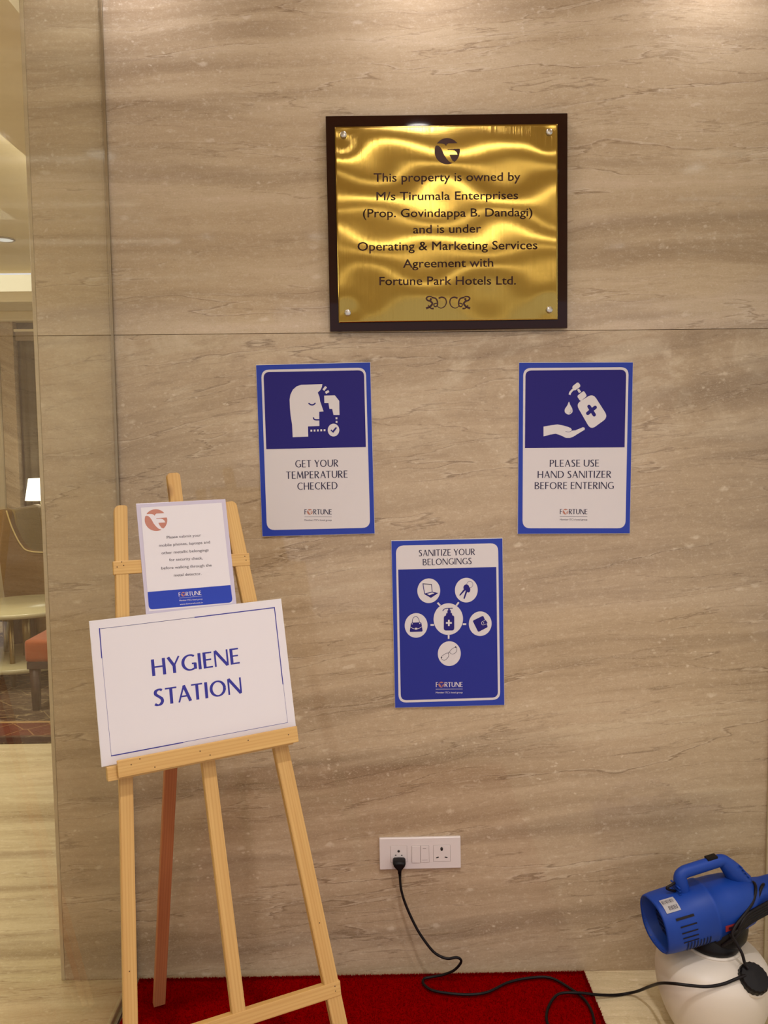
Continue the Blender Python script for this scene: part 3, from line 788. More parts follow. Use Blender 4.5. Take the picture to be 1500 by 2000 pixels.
pic(Art().poly(cat((651, 507), (664, 538), (686, 580), (686, 618), (650, 641), (612, 622), (608, 585), (634, 545), closed=True)), t2, 'drop_symbol')
pic(Art().poly([(382, 768), (460, 754), (530, 745), (590, 756), (640, 770), (672, 784), (680, 797), (678, 811), (720, 806), (760, 790), (800, 773), (818, 780), (818, 800), (770, 828), (700, 872), (660, 887), (620, 886), (560, 858), (510, 842), (450, 853), (382, 871)]), t2, 'hand_symbol')
pic(Art().stroke([(863, 556), (918, 643)], 37, caps=True).stroke([(850, 628), (928, 566)], 37, caps=True), t2, 'cross_mark', 'navy_print', 5)
pic(Art().stroke(cat((614, 818), (650, 824), (680, 812)), 4), t2, 'crease_mark', 'navy_print', 5)
pic(Art().stroke(cat((672, 590), (672, 612), (655, 628)), 4), t2, 'drop_highlight', 'navy_print', 5)
for s_, L, R in [('PLEASE USE', (447, 1154), (971, 1151)), ('HAND SANITIZER', (318, 1273), (1100, 1269)), ('BEFORE ENTERING', (287, 1391), (1128, 1387))]:
    f_, w_ = flared(s_, .15, .082); B.text(f_, w_, L, R, 74).emit('text_line', M['ink'], t2, 3.2)
fortune(B, t2, 555, 848, 1666, 54, 615, 30, 'ink', 1716, 1750)

# --- sanitize belongings
t3 = poster('wall_poster', 'blue poster SANITIZE YOUR BELONGINGS with round icons, below the other two', (.1944, .7708), -.0115, W=.3005, H=.4605)
B = Board(t3, .3005, .4605, [(120, 137), (1290, 112), (1325, 1870), (167, 1893)])
Art().poly(roundrect([(169, 190), (1243, 167), (1279, 1812), (206, 1838)], 80)).map(B.h).emit('white_panel', M['white_print'], t3, 2)
Art().poly(roundrect([(195, 440), (1226, 415), (1254, 1788), (229, 1813)], 60, which=(0, 0, 1, 1))).map(B.h).emit('picture_panel', M['blue_mid'], t3, 3)
for s_, L, R in [('SANITIZE YOUR', (410, 268), (1000, 255)), ('BELONGINGS', (452, 362), (965, 352))]:
    f_, w_ = flared(s_, .15, .082); B.text(f_, w_, L, R, 66).emit('text_line', M['ink'], t3, 3.2)
fortune(B, t3, 597, 880, 1649, 52, 655, 31, 'white_print', 1697, 1732)
discs = [(517, 662, 120, 129), (912, 657, 120, 129), (1061, 1010, 120, 129), (386, 1025, 120, 129), (724, 960, 155, 166), (737, 1323, 121, 130)]
ic = []
for x, y, rx, ry in discs:
    ic.append(Art().disc(x, y, rx, ry, 56).map(B.h).emit('icon_disc', M['white_print'], t3, 4))
for a, b in [((610, 788), (638, 818)), ((833, 784), (808, 818)), ((537, 1021), (573, 1021)), ((877, 1014), (913, 1014)), ((729, 1128), (729, 1168))]: pic(Art().stroke([a, b], 18), t3, 'spoke')
def icon(A, k, mat='navy_print', lvl=5, name='icon'): A.map(B.h).emit(name, M[mat], ic[k], lvl)
A = Art().stroke([(455, 588), (545, 597), (553, 675), (473, 693)], 7, closed=True).poly([(468, 696), (550, 672), (617, 686), (540, 737)]); icon(A, 0)
icon(Art().poly([(496, 694), (552, 680), (578, 688), (524, 708)]), 0, 'white_print', 6, 'icon_highlight')
A = Art().stroke([(948 + 32 * math.cos(a * .3), 598 + 34 * math.sin(a * .3)) for a in range(22)], 3.5)
A.disc(912, 630, 31, 33).disc(934, 652, 20, 30).stroke([(896, 650), (842, 712)], 20, 12).stroke([(916, 662), (888, 747)], 20, 14); icon(A, 1)
A = Art().poly(roundrect([(980, 978), (1092, 925), (1142, 1045), (1040, 1098)], 14)).poly([(1092, 985), (1120, 972), (1138, 1004), (1104, 1020)]); icon(A, 2)
icon(Art().stroke(cat((1112, 978), (1085, 985), (1074, 1004), (1086, 1022), (1120, 1014)), 4).disc(1096, 1001, 5, 5, 12), 2, 'white_print', 6, 'icon_highlight')
A = Art().poly(roundrect([(332, 996), (440, 992), (456, 1090), (318, 1094)], 14)).stroke(cat((345, 996), (352, 952), (382, 930), (410, 952), (422, 992)), 5); icon(A, 3)
icon(Art().stroke(cat((328, 1042), (362, 1060), (410, 1058), (446, 1038)), 5).poly([(373, 1050), (398, 1049), (399, 1068), (374, 1069)]).disc(345, 1008, 6, 6, 12).disc(424, 1004, 6, 6, 12), 3, 'white_print', 6, 'icon_highlight')
A = Art().poly(roundrect([(677, 923), (787, 920), (787, 1080), (677, 1080)], 24)).poly([(702, 898), (762, 896), (766, 926), (698, 926)]).poly([(714, 868), (750, 866), (750, 900), (714, 900)])
A.poly([(722, 846), (740, 846), (740, 870), (722, 870)]).stroke(cat((770, 846), (735, 847), (700, 848), (680, 856), (664, 875)), 8); icon(A, 4)
icon(Art().stroke([(730, 967), (730, 1033)], 18).stroke([(699, 1000), (761, 1000)], 18), 4, 'white_print', 6, 'icon_highlight')
A = Art().stroke(cat((652, 1362), (676, 1336), (718, 1316), (729, 1334), (724, 1362), (694, 1390), (664, 1386), closed=True), 4)
A.stroke(cat((742, 1302), (762, 1276), (806, 1254), (816, 1276), (808, 1308), (776, 1328), (750, 1320), closed=True), 4)
A.stroke([(726, 1318), (734, 1306), (744, 1306)], 5).disc(654, 1364, 8, 8, 12).disc(803, 1254, 8, 8, 12); icon(A, 5, 'ink')

# ================================================================== SOCKET PLATE
sk = thing('socket_plate', 'white electrical socket plate low on the wall with a black plug in its left outlet', 'socket', (.1100, -.0095, .3125), (0, -.007, 0))
SW, SH = .2255, .0893
b = box_bm(-SW / 2, SW / 2, 0, .0094, 0, SH, .0022, 3); from_bm('cover_plate', b, M['socket'], sk)
SB = Board(sk, SW, SH, [(155, 188), (1342, 155), (1352, 607), (165, 643)])
def module(name, x0, y0, x1, y1, proud):
    p = [SB.h((x, y)) for x, y in ((x0, y0), (x1, y0), (x1, y1), (x0, y1))]
    xs = (p[0][0] + p[3][0]) / 2, (p[1][0] + p[2][0]) / 2; zs = (p[2][1] + p[3][1]) / 2, (p[0][1] + p[1][1]) / 2
    g = box(name + '_gap', xs[0] - .0005, xs[1] + .0005, -.0002, .004, zs[0] - .0005, zs[1] + .0005, M['gap'], sk)
    g.name = 'module_gap'
    return box(name, xs[0], xs[1], -proud, .004, zs[0], zs[1], M['socket'], sk, bev=.0006)
s1 = module('outlet', 322, 292, 563, 526, .0008)
w1 = module('rocker_switch', 634, 287, 757, 530, .0022)
w2 = module('rocker_switch', 764, 285, 884, 524, .0014)
s2 = module('outlet', 950, 279, 1194, 511, .0008)
def hole(par, x, y, rx, ry, rot=0):
    c = SB.h((x, y)); bb = lathe_bm([(0, .0005), (rx, .0005), (rx, -.0003)], 20, cap=False)
    bmesh.ops.scale(bb, vec=(1, ry / rx, 1), verts=bb.verts)
    bmesh.ops.transform(bb, matrix=Matrix.Translation((c[0], -.0010, c[1])) @ Matrix.Rotation(rot, 4, 'Y') @ Matrix.Rotation(PI / 2, 4, 'X'), verts=bb.verts)
    bmesh.ops.recalc_face_normals(bb, faces=bb.faces)
    from_bm('pin_hole', bb, M['socket_dark'], par)
hole(s1, 441, 366, .0036, .0034); hole(s1, 398, 424, .0022, .0014); hole(s1, 487, 424, .0022, .0014)
hole(s2, 1068, 328, .0038, .0055); hole(s2, 1008, 453, .0044, .0016, -.3); hole(s2, 1134, 450, .0044, .0016, .25)
Art().stroke([(793, 324), (840, 323)], 5).map(SB.h).emit('switch_mark', M['gap'], w2, 1, .0017)
Art().stroke([(782, 492), (866, 490)], 2.5).map(SB.h).emit('switch_mark', M['gap'], w2, 1, .0017)

# plug and cord of the fogger
pc_ = SB.h((447, 520)); plug_x = .1100 + pc_[0]; plug_z = .3125 + pc_[1]
pl_ = thing('power_plug', 'black moulded plug pushed into the left outlet of the socket plate', 'plug', (plug_x, -.0108, plug_z))
def plug_bm():
    out = [(352, 490), (356, 468), (370, 455), (445, 450), (525, 452), (538, 468), (540, 490), (528, 530), (500, 565), (482, 590), (478, 640), (428, 640), (424, 592), (400, 565), (368, 535)]
    pts = [SB.h(p) for p in out]; b = bmesh.new(); rings = []
    for y, s_ in ((0, .94), (-.004, 1.), (-.022, 1.), (-.028, .84), (-.030, .55)):
        rings.append([b.verts.new(((x - pc_[0]) * s_, y, (z - pc_[1]) * s_)) for x, z in pts])
    n = len(pts)
    for a, c in zip(rings, rings[1:]):
        for i in range(n): b.faces.new((a[i], a[(i + 1) % n], c[(i + 1) % n], c[i])).smooth = True
    b.faces.new(rings[-1]); b.faces.new(rings[0][::-1]); bmesh.ops.recalc_face_normals(b, faces=b.faces); return b
from_bm('plug_body', plug_bm(), M['black'], pl_)
b = lathe_bm([(.0052, .004), (.0050, -.006), (.0036, -.024), (.0030, -.024)], 16)
bmesh.ops.transform(b, matrix=Matrix.Translation((.0005, -.015, -.012)) @ Matrix.Rotation(-.06, 4, 'Y'), verts=b.verts)
from_bm('strain_relief', b, M['black'], pl_, True)

cord_pts = [(plug_x + .001, -.026, plug_z - .030), (.0562, -.030, .262), (.071, -.034, .215), (.098, -.045, .160), (.128, -.055, .118), (.150, -.060, .097), (.178, -.066, .088), (.205, -.068, .092),
            (.2165, -.065, .078), (.199, -.058, .050), (.170, -.046, .029), (.140, -.040, .019),
            (.1165, -.044, .0165), (.113, -.065, .0165), (.135, -.092, .0165), (.18, -.106, .0165), (.235, -.112, .0165), (.285, -.103, .0165), (.345, -.066, .0165), (.41, -.048, .0165),
            (.465, -.050, .0165), (.508, -.095, .0165), (.535, -.140, .0165), (.541, -.200, .0165), (.525, -.262, .0165), (.475, -.300, .0165), (.428, -.272, .0165), (.419, -.215, .0165), (.436, -.162, .0165),
            (.470, -.125, .0225), (.5236, -.1208, .022), (.5728, -.1181, .014), (.6235, -.1092, .0055), (.6596, -.1041, .0060)] + [tuple(AT(*q)) for q in
            ((1245, 1936, -.125), (1268, 1927, -.19), (1290, 1920.5, -.29), (1315, 1921, -.338), (1345, 1924.5, -.354), (1380, 1927, -.358), (1412, 1922, -.355), (1440, 1911, -.350), (1456, 1905, -.344))]
cord = from_bm('power_cord', tube_bm(catmull(cord_pts, 8), .0036, 10), M['cable'])


# ================================================================== EASEL
TLb = Vector((-.6004, -.5032, 1.1242))
eu = Vector((.8991, .4373, .0205)).normalized()
ev = Vector((.1187, -.1984, -.9729)); ev = (ev - eu * ev.dot(eu)).normalized()
en = eu.cross(ev) * 1.0
if en.y < 0: en = -en
P_leg = TLb + en * .0095
def EP(u, v, d=0.): return P_leg + eu * u + ev * v + en * d
es = thing('easel', 'light pine display easel standing on the red carpet, holding the two notices', 'easel', (-.45, -.55, 0))
def frame_mat(p0, x, z):
    z = z.normalized(); x = (x - z * x.dot(z)).normalized(); y = z.cross(x)
    mm = Matrix.Identity(4)
    for i in range(3): mm[i][0], mm[i][1], mm[i][2] = x[i], y[i], z[i]
    mm.translation = p0; return mm
def attach(o, root, mat):
    o.parent = root; o.matrix_basis = Matrix.Translation(-Vector(root.location)) @ mat
def bar(name, a, b, wdir, w_, t_, mat, root, bev=.0015, shift=0., notch=None):
    """bar from a to b; width w_ along wdir; thickness t_; local z along the bar"""
    L = (b - a).length
    o = from_bm(name, box_bm(-w_ / 2, w_ / 2, -t_ / 2 + shift, t_ / 2 + shift, 0, L, bev, 2), mat)
    mm = frame_mat(a, wdir, b - a); attach(o, root, mm); return o, mm
def flip(mm): return mm
TH = .019
def front_bar(name, uv0, uv1, w_, d0, t_, mat=None):
    a = EP(uv0[0], uv0[1], d0 + t_ / 2); b_ = EP(uv1[0], uv1[1], d0 + t_ / 2)
    return bar(name, a, b_, eu if abs(uv1[1] - uv0[1]) > abs(uv1[0] - uv0[0]) else ev, w_, t_, mat or M['pine'], es)[0]
VF = 1.1385
# top ends are rounded with a larger bevel through a separate cap-less taper: kept as plain chamfer
def post(name, uvt, uvb, w_, d0=0., t_=TH, chamfer=(.010, .003), mat=None):
    a = EP(uvb[0], uvb[1], d0 + t_ / 2); b_ = EP(uvt[0], uvt[1], d0 + t_ / 2); L = (b_ - a).length
    bm = bmesh.new(); h = w_ / 2
    prof = [(-h, 0), (h, 0), (h, L - chamfer[1]), (h - chamfer[1], L), (-h + chamfer[0], L), (-h + chamfer[0] * .3, L - chamfer[0] * .3), (-h, L - chamfer[0])]
    f0 = [bm.verts.new((x, -t_ / 2, z)) for x, z in prof]; f1 = [bm.verts.new((x, t_ / 2, z)) for x, z in prof]
    n = len(prof); bm.faces.new(f0); bm.faces.new(f1[::-1])
    for i in range(n): bm.faces.new((f0[i], f1[i], f1[(i + 1) % n], f0[(i + 1) % n]))
    bmesh.ops.recalc_face_normals(bm, faces=bm.faces)
    bmesh.ops.bevel(bm, geom=bm.edges[:], offset=.0013, segments=2, affect='EDGES')
    o = from_bm(name, bm, mat or M['pine']); attach(o, es, frame_mat(a, eu, b_ - a)); return o
def lerp(p, q, v): k = (v - p[1]) / (q[1] - p[1]); return (p[0] + (q[0] - p[0]) * k, v)
lt, lb = (.0862, -.242), (.0150, .786); rt, rb = (.3255, -.236), (.4450, .936)
post('leg', lt, lerp(lt, lb, VF), .0272)
post('leg', rt, lerp(rt, rb, VF), .0335, chamfer=(.004, .008))
post('mast', (.2060, -.309), (.2283, .8455), .0285, chamfer=(.006, .005))
front_bar('crossbar', (.0585, -.1065), (.3590, -.0985), .0290, -.0012, .012)
front_bar('crossbar', (-.022, .852), (.4560, .8655), .0310, -.0008, .018)
# ledge: shelf strip behind, lip in front
front_bar('ledge_rail', (.0080, .312), (.4040, .312), .028, -.026, .0255)
front_bar('ledge_lip', (.0275, .3045), (.4140, .3045), .0345, -.0355, .0095)
# rear leg, hinged behind the mast
a_ = EP(.2075, -.1, .034); b_ = Vector((-.5915, -.128, .0185))
bar('rear_leg', b_, a_, Vector((.9, .4373, 0)), .030, .017, M['pine_shaded'], es)
o_, _ = bar('hinge_block', EP(.197, -.115, .0193), EP(.220, -.115, .0193), ev, .05, .004, M['steel'], es, bev=.0004)
# nail heads
def nail(u, v, d, r=.0013):
    bb = lathe_bm([(0, 0), (r, 0), (r, .0008)], 12, cap=False)
    o = from_bm('nail', bb, M['nail']); attach(o, es, frame_mat(EP(u, v, d), eu, en))
for u, v, d in [(.0665, -.108, -.0016), (.0800, -.110, -.0016), (.0765, -.098 - .020, -.0016), (.3480, -.106, -.0016), (.3500, -.097, -.0016), (.054, .300, -.0359), (.100, .314, -.0359), (.072, .292, -.0359),
                (.195, .300, -.0359), (.215, .312, -.0359), (.392, .302, -.0359), (.300, .297, -.0359), (.4430, .858, -.0012), (.4430, .868, -.0012), (.020, .70, -.0004), (.0145, .80, -.0004), (.425, .72, -.0004)]:
    nail(u, v, d)

# --- HYGIENE STATION board
hb = thing('easel_board', 'large white HYGIENE STATION board resting on the easel ledge', 'sign', TLb + ev * .297 + eu * .21)
hm = frame_mat(TLb + ev * .297 + eu * .21, eu, -ev)   # local x = eu, z = up along board, y = away
hb.rotation_euler = hm.to_euler()
HW, HH = .42, .297
ys = 1 if (hm.to_3x3() @ Vector((0, 1, 0))).dot(en) > 0 else -1
assert ys == 1
box('foam_backing', -HW / 2, HW / 2, .0002, .0052, 0, HH, M['white_board'], hb)
Art().poly([(-HW / 2 + .001, .001), (HW / 2 - .001, .001), (HW / 2 - .001, HH - .001), (-HW / 2 + .001, HH - .001)]).emit('paper_face', M['white_print'], hb, 1)
B = Board(hb, HW, HH, [(44, 978), (1216, 842), (1310, 1638), (122, 1869)])
for s_, L, R in [('HYGIENE', (426, 1264), (960, 1189)), ('STATION', (441, 1447), (974, 1369))]:
    f_, w_ = flared(s_, .165, .095, .11); B.text(f_, w_, L, R, 99).emit('text_line', M['blue_ink'], hb, 2)
A = Art(); cs = [B.h(p) for p in ((107, 1026), (1175, 897), (1257, 1597), (181, 1800))]
A.stroke(cs, .0007, closed=True)
hB = lambda p: B.h(p)
for a, b_ in [((107, 1022), (122, 1205)), ((688, 956), (1177, 897)), ((1175, 895), (1228, 1365)), ((179, 1801), (620, 1718))]: A.stroke([hB(a), hB(b_)], .0021)
A.emit('border_line', M['blue_ink'], hb, 2)

# --- acrylic security notice
nb_w = .1995; NH = .262
q0 = EP(.1175, -.2425, -.0035)
nu = (eu + ev * .004).normalized(); nv_ = (ev - eu * .028); nv_ = (nv_ - nu * nv_.dot(nu)).normalized()
nb = thing('notice_stand', 'small white security check notice with copper emblem, above the HYGIENE board', 'sign', q0 + nu * nb_w / 2 + nv_ * NH)
nb.rotation_euler = frame_mat(q0, nu, -nv_).to_euler()
box('acrylic_sheet', -nb_w / 2, nb_w / 2, 0.0002, .0020, 0, NH, M['acrylic'], nb, bev=.0006)
B = Board(nb, nb_w, .2395, [(50, 92), (1340, 50), (1425, 1480), (155, 1630)])
_h = B.h; B.h = lambda p: (_h(p)[0], _h(p)[1] + NH - .2395)
Art().poly([B.h(p) for p in ((118, 150), (1284, 102), (1372, 1486), (200, 1606))]).emit('paper_face', M['white_print'], nb, 1)
Art().poly([B.h(p) for p in roundrect([(187, 1340), (1355, 1240), (1374, 1474), (200, 1582)], 55, which=(0, 0, 1, 1))]).emit('blue_band', M['blue_print'], nb, 2)
A = Art(); B.emblem(337, 332, 157, A); A.emit('emblem', M['copper_ink'], nb, 2)
for s_, L, R in [("Please submit your", (483, 577), (972, 550)), ("mobile phones, laptops and", (368, 690), (1096, 648)), ("other metallic belongings", (402, 796), (1072, 757)),
                 ("for security check,", (510, 892), (984, 868)), ("before walking through the", (393, 1008), (1106, 966)), ("metal detector.", (568, 1106), (958, 1082))]:
    f_, w_ = builtin(s_, .006); B.text(f_, w_, L, R, 40, BCAP).emit('text_line', M['grey_ink'], nb, 2)
A = Art(); f_, w_ = flared('F', .14, .08); B.text(f_, w_, (628, 1374), (655, 1371), 54, 1, A)
f_, w_ = flared('RTUNE', .14, .08, .10); B.text(f_, w_, (728, 1364), (945, 1346), 54, 1, A)
for s_, L, R, c_ in [("Member ITC's hotel group", (635, 1454), (958, 1430), 20), ("www.fortunehotels.in", (640, 1505), (962, 1477), 20)]:
    f_, w_ = builtin(s_, 0); B.text(f_, w_, L, R, c_, BCAP, A)
A.stroke([B.h((635, 1421)), B.h((955, 1391))], .0004)
A.emit('hotel_name', M['white_print'], nb, 3)
A = Art(); B.emblem(694, 1368, 32, A); A.emit('emblem', M['copper_ink'], nb, 4)

# ================================================================== FOGGER
TX, TY = .833, -.232
fg = thing('disinfectant_fogger', 'blue electric fogger with handle on a white round tank, on the floor at the right', 'fogger', (TX, TY, 0))
prof = [(.0, .001), (.074, .001), (.084, .004), (.098, .022), (.113, .050), (.126, .088), (.133, .125), (.1345, .155), (.129, .182), (.113, .203), (.085, .216), (.062, .221), (.052, .222), (.0, .223)]
pp = [p[:2] for p in catmull([(r, z, 0) for r, z in prof], 4)]
from_bm('tank', lathe_bm([(max(0, r), z) for r, z in pp], 64, sq=2.25), M['tank'], fg, True)
# moulded step lines on the tank
b = lathe_bm([(.064, .219), (.067, .2225), (.062, .226), (.054, .225)], 48, cap=False); from_bm('neck_ring', b, M['tank'], fg, True)
b = lathe_bm([(.056, .226), (.062, .228), (.064, .234), (.064, .242), (.060, .250), (.052, .275), (.0, .275)], 40); from_bm('neck_cap', b, M['black'], fg, True)
# blower body: local z runs from intake to nozzle
I0 = Vector((.671, -.266, .299)); I1 = Vector((.671 + .300, -.208, .299 + .047))
ax = (I1 - I0).normalized(); vert = Vector((0, 0, 1)); side = ax.cross(vert).normalized(); upb = side.cross(ax).normalized()
bm_mat = Matrix.Identity(4)
for i in range(3): bm_mat[i][0], bm_mat[i][1], bm_mat[i][2] = side[i], upb[i], ax[i]     # local x=side (towards camera), y=up, z=axis
bm_mat.translation = I0 - Vector((TX, TY, 0))
if side.y > 0: pass
def fog_part(name, bm, mat, smooth=True, parent=fg):
    bmesh.ops.transform(bm, matrix=bm_mat, verts=bm.verts)
    return from_bm(name, bm, mat, parent, smooth)
body = fog_part('blower_body', lathe_bm([(.049, .035), (.058, .004), (.0612, .0), (.0640, .004), (.0660, .02), (.0672, .06), (.0672, .132), (.0692, .134), (.0692, .142), (.0666, .144), (.0660, .18), (.0635, .215), (.058, .245), (.046, .268), (.036, .290), (.0325, .31), (.0315, .36), (.030, .38), (.0, .38)], 56, cap=False, sq=2.5), M['blue_plastic'])
b = lathe_bm([(.0, .036), (.050, .036), (.058, .004)], 48, cap=False, sq=2.5); bmesh.ops.reverse_faces(b, faces=b.faces)
fog_part('intake_recess', b, M['blue_inner'])
b = bmesh.new()
for k in range(-4, 5):
    c_ = bmesh.new(); bmesh.ops.create_cube(c_, size=1.); hh = math.sqrt(max(0, .0465 ** 2 - (k * .010) ** 2))
    bmesh.ops.scale(c_, vec=(hh * 2, .003, .004), verts=c_.verts); bmesh.ops.translate(c_, vec=(0, k * .010, .034), verts=c_.verts); merge(b, c_)
fog_part('intake_grille', b, M['blue_inner'], False)
# handle
hp = [(0, .058, .090), (0, .072, .088), (0, .088, .086), (0, .103, .088), (0, .110, .098), (0, .1115, .116), (0, .1125, .150), (0, .1135, .186), (0, .112, .204), (0, .098, .216), (0, .080, .228), (0, .058, .242), (0, .040, .256)]
hs = catmull(hp, 6); n_ = len(hs)
rad = [1.2 if i < 12 else (1.2 - .15 * min(1, (i - 12) / 10) if i < n_ * .66 else 1.05 + .6 * min(1, (i - n_ * .66) / (n_ * .18))) for i in range(n_)]
handle = fog_part('handle', tube_bm(hs, .0136, 14, rx=.0145, up=Vector((1, 0, 0)), radii=rad), M['blue_plastic'])
def fbox(name, x0, x1, y0, y1, z0, z1, mat, bev=.001, parent=fg):
    return fog_part(name, box_bm(x0, x1, y0, y1, z0, z1, bev), mat, False, parent)
fbox('power_switch', -.0085, .0085, .120, .1315, .162, .190, M['black'], .0015)
for k in range(4): fbox('grip_ridge', -.021, .021, .090 - k * .010, .0935 - k * .010, .2425 + k * .0055, .2455 + k * .0055, M['blue_plastic'], .0008)
for k in range(4): fbox('grip_ridge', -.0195, .0195, .058 + k * .0085, .061 + k * .0085, .0690, .0735, M['blue_plastic'], .0006)
# things on the curved shell: placed at an angle round the axis (0 = toward camera side, 90 = up)
def on_shell(name, ang, z0, z1, da, mat, r=.0675, proud=.0006, n=6, sq=2.5):
    b = bmesh.new(); rows = []
    for i in range(n + 1):
        a = math.radians(ang - da / 2 + da * i / n); c, s = math.cos(a), math.sin(a); k = (abs(c) ** sq + abs(s) ** sq) ** (-1 / sq) * (r + proud)
        rows.append((b.verts.new((c * k, s * k, z0)), b.verts.new((c * k, s * k, z1))))
    for p, q in zip(rows, rows[1:]): b.faces.new((p[0], q[0], q[1], p[1]))
    bmesh.ops.solidify(b, geom=b.faces[:], thickness=.0006)
    bmesh.ops.recalc_face_normals(b, faces=b.faces)
    return fog_part(name, b, mat, False)
lab = on_shell('barcode_label', 62, .014, .052, 30, M['white_board'])
for k in range(9):
    z = .017 + k * .0034
    on_shell('barcode_bar', 69, z, z + (.0012 if k % 3 else .0020), 8, M['grey_ink'], proud=.0010, n=3)
    if k > 1: on_shell('barcode_bar', 55, z + .001, z + .002 + (.0005 if k % 2 else .001), 8, M['grey_ink'], proud=.0010, n=3)
on_shell('vent_slot', 33, .030, .078, 4.5, M['socket_dark'])
for k, a in enumerate((18, 5, -6, -16)): on_shell('vent_slot', a, .036 + .001 * k, .080, 2.6, M['socket_dark'])
for k in range(8): on_shell('cooling_rib', -36, .050 + k * .0085, .0535 + k * .0085, 34, M['blue_inner'], proud=.0010)
on_shell('red_label', -14, .152, .190, 14, M['red_label'], r=.0650, proud=.0024)
on_shell('label_print', -14, .160, .184, 5, M['ink'], r=.0650, proud=.0034)
# underside black motor mount joining body and cap
b = lathe_bm([(.056, .0), (.066, .016), (.069, .040), (.064, .066), (.050, .075)], 36); bmesh.ops.transform(b, matrix=Matrix.Translation((0.016, 0.004, .236)), verts=b.verts)
from_bm('motor_mount', b, M['black'], fg, True)
# filler cap on the tank's shoulder
fc = Vector((.885, -.332, .196)); fd = Vector((.10, -.62, .78)).normalized()
fm = frame_mat(fc - Vector((TX, TY, 0)), Vector((1, 0, 0)), fd)
b = lathe_bm([(.030, -.035), (.037, -.006), (.039, 0), (.036, .003), (.030, .004)], 32, cap=False); bmesh.ops.transform(b, matrix=fm, verts=b.verts); from_bm('filler_collar', b, M['tank'], fg, True)
b = bmesh.new()
ring0 = []; 
pr = [(.0335, .002), (.0355, .004), (.0355, .018), (.032, .023), (.0, .024)]; n_ = 40; rings = []
for r, z in pr:
    rings.append([b.verts.new(((r - (.0014 if (i % 2 and r > .03) else 0)) * math.cos(2 * PI * i / n_), (r - (.0014 if (i % 2 and r > .03) else 0)) * math.sin(2 * PI * i / n_), z)) for i in range(n_)])
for p, q in zip(rings, rings[1:]):
    for i in range(n_): b.faces.new((p[i], p[(i + 1) % n_], q[(i + 1) % n_], q[i]))
bmesh.ops.remove_doubles(b, verts=b.verts, dist=1e-6); bmesh.ops.transform(b, matrix=fm, verts=b.verts)
from_bm('filler_cap', b, M['black'], fg)
# cords looped around the nozzle
def FW(x, y, z): return Vector(bm_mat @ Vector((x, y, z))) + Vector((TX, TY, 0))
def loc_(p): return p - Vector((TX, TY, 0))
def strand(pts, r=.0038): return from_bm('fogger_cord', tube_bm([loc_(AT(*p)) for p in pts] if len(pts) > 30 else catmull([loc_(AT(*p)) for p in pts], 8), r, 10), M['cable'], fg, True)
strand([(1462, 1892, -.338), (1455, 1882, -.332), (1449, 1862, -.326), (1438, 1842, -.316), (1430, 1826, -.312), (1437, 1808, -.305), (1454, 1786, -.292), (1470, 1762, -.276), (1476, 1738, -.258), (1473, 1725, -.235), (1464, 1722, -.205)])
strand([(1425, 1828, -.306), (1446, 1812, -.300), (1466, 1794, -.286), (1478, 1770, -.268), (1482, 1748, -.254), (1489, 1730, -.238), (1494, 1726, -.21)])
for k in range(5):
    strand([(1410 + 4 * k, 1848 - 2 * k, -.292), (1436 + 2 * k, 1830 - 5 * k, -.302 + .003 * (k % 2)), (1460, 1806 - 5 * k, -.290), (1490, 1788 - 5 * k, -.272), (1520, 1772 - 5 * k, -.255)], .0042)
o = from_bm('fogger_cord', tube_bm([loc_(p) for p in catmull([FW(0, .092, .076), FW(.004, .090, .060), FW(.004, .086, .046), FW(.004, .080, .050), FW(0, .066, .072)], 6)], .0032, 8), M['cable'], fg, True)
b = lathe_bm([(.0, 0), (.012, 0), (.013, .004), (.012, .014), (.0, .015)], 24)
bmesh.ops.transform(b, matrix=Matrix.Translation((.030, .045, .322)) @ Matrix.Rotation(-.9, 4, 'X'), verts=b.verts)
fog_part('flow_knob', b, M['steel'])

# ================================================================== LOUNGE (seen through the glass)
rug = tag(box('lounge_rug', -4.6, -1.0, 0, 2.60, 0, .008, M['rug']), 'patterned lounge rug with maroon border under the chairs', 'rug')
rug.location = (0, 1.87, .001)
# two-tier round table
tb = thing('coffee_table', 'round pale-topped two-tier coffee table on the lounge rug', 'table', (-2.32, 3.10, .009))
for nm, z, r in (('table_top', .455, .375), ('lower_shelf', .115, .385)):
    from_bm(nm, lathe_bm([(0, z), (r - .01, z), (r, z + .006), (r, z + .026), (r - .006, z + .032), (0, z + .032)], 64, cap=False), M['table_top'], tb)
for k in range(3):
    a = math.radians(30 + 120 * k)
    b = lathe_bm([(.016, 0), (.016, .456)], 14); bmesh.ops.translate(b, vec=(.22 * math.cos(a), .22 * math.sin(a), 0), verts=b.verts); from_bm('leg', b, M['brass_tube'], tb, True)
b = lathe_bm([(.026, .147), (.026, .456)], 16); from_bm('pedestal', b, M['brass_tube'], tb, True)
# orange ottoman
ot = thing('ottoman', 'orange upholstered ottoman with dark wood legs in front of the coffee table', 'ottoman', (-1.745, 2.53, .009))
b = box_bm(-.27, .27, -.175, .175, .285, .415, .03, 4); bmesh.ops.subdivide_edges(b, edges=b.edges[:], cuts=0)
from_bm('cushion', b, M['orange'], ot, True)
box('seat_frame', -.26, .26, -.165, .165, .245, .287, M['dark_wood'], ot, bev=.004)
for sx in (-1, 1):
    for sy in (-1, 1):
        b = lathe_bm([(.024, 0), (.034, .25)], 4); bmesh.ops.rotate(b, matrix=Matrix.Rotation(PI / 4, 3, 'Z'), verts=b.verts, cent=(0, 0, 0)); bmesh.ops.translate(b, vec=(sx * .225, sy * .135, 0), verts=b.verts)
        from_bm('leg', b, M['dark_wood'], ot)
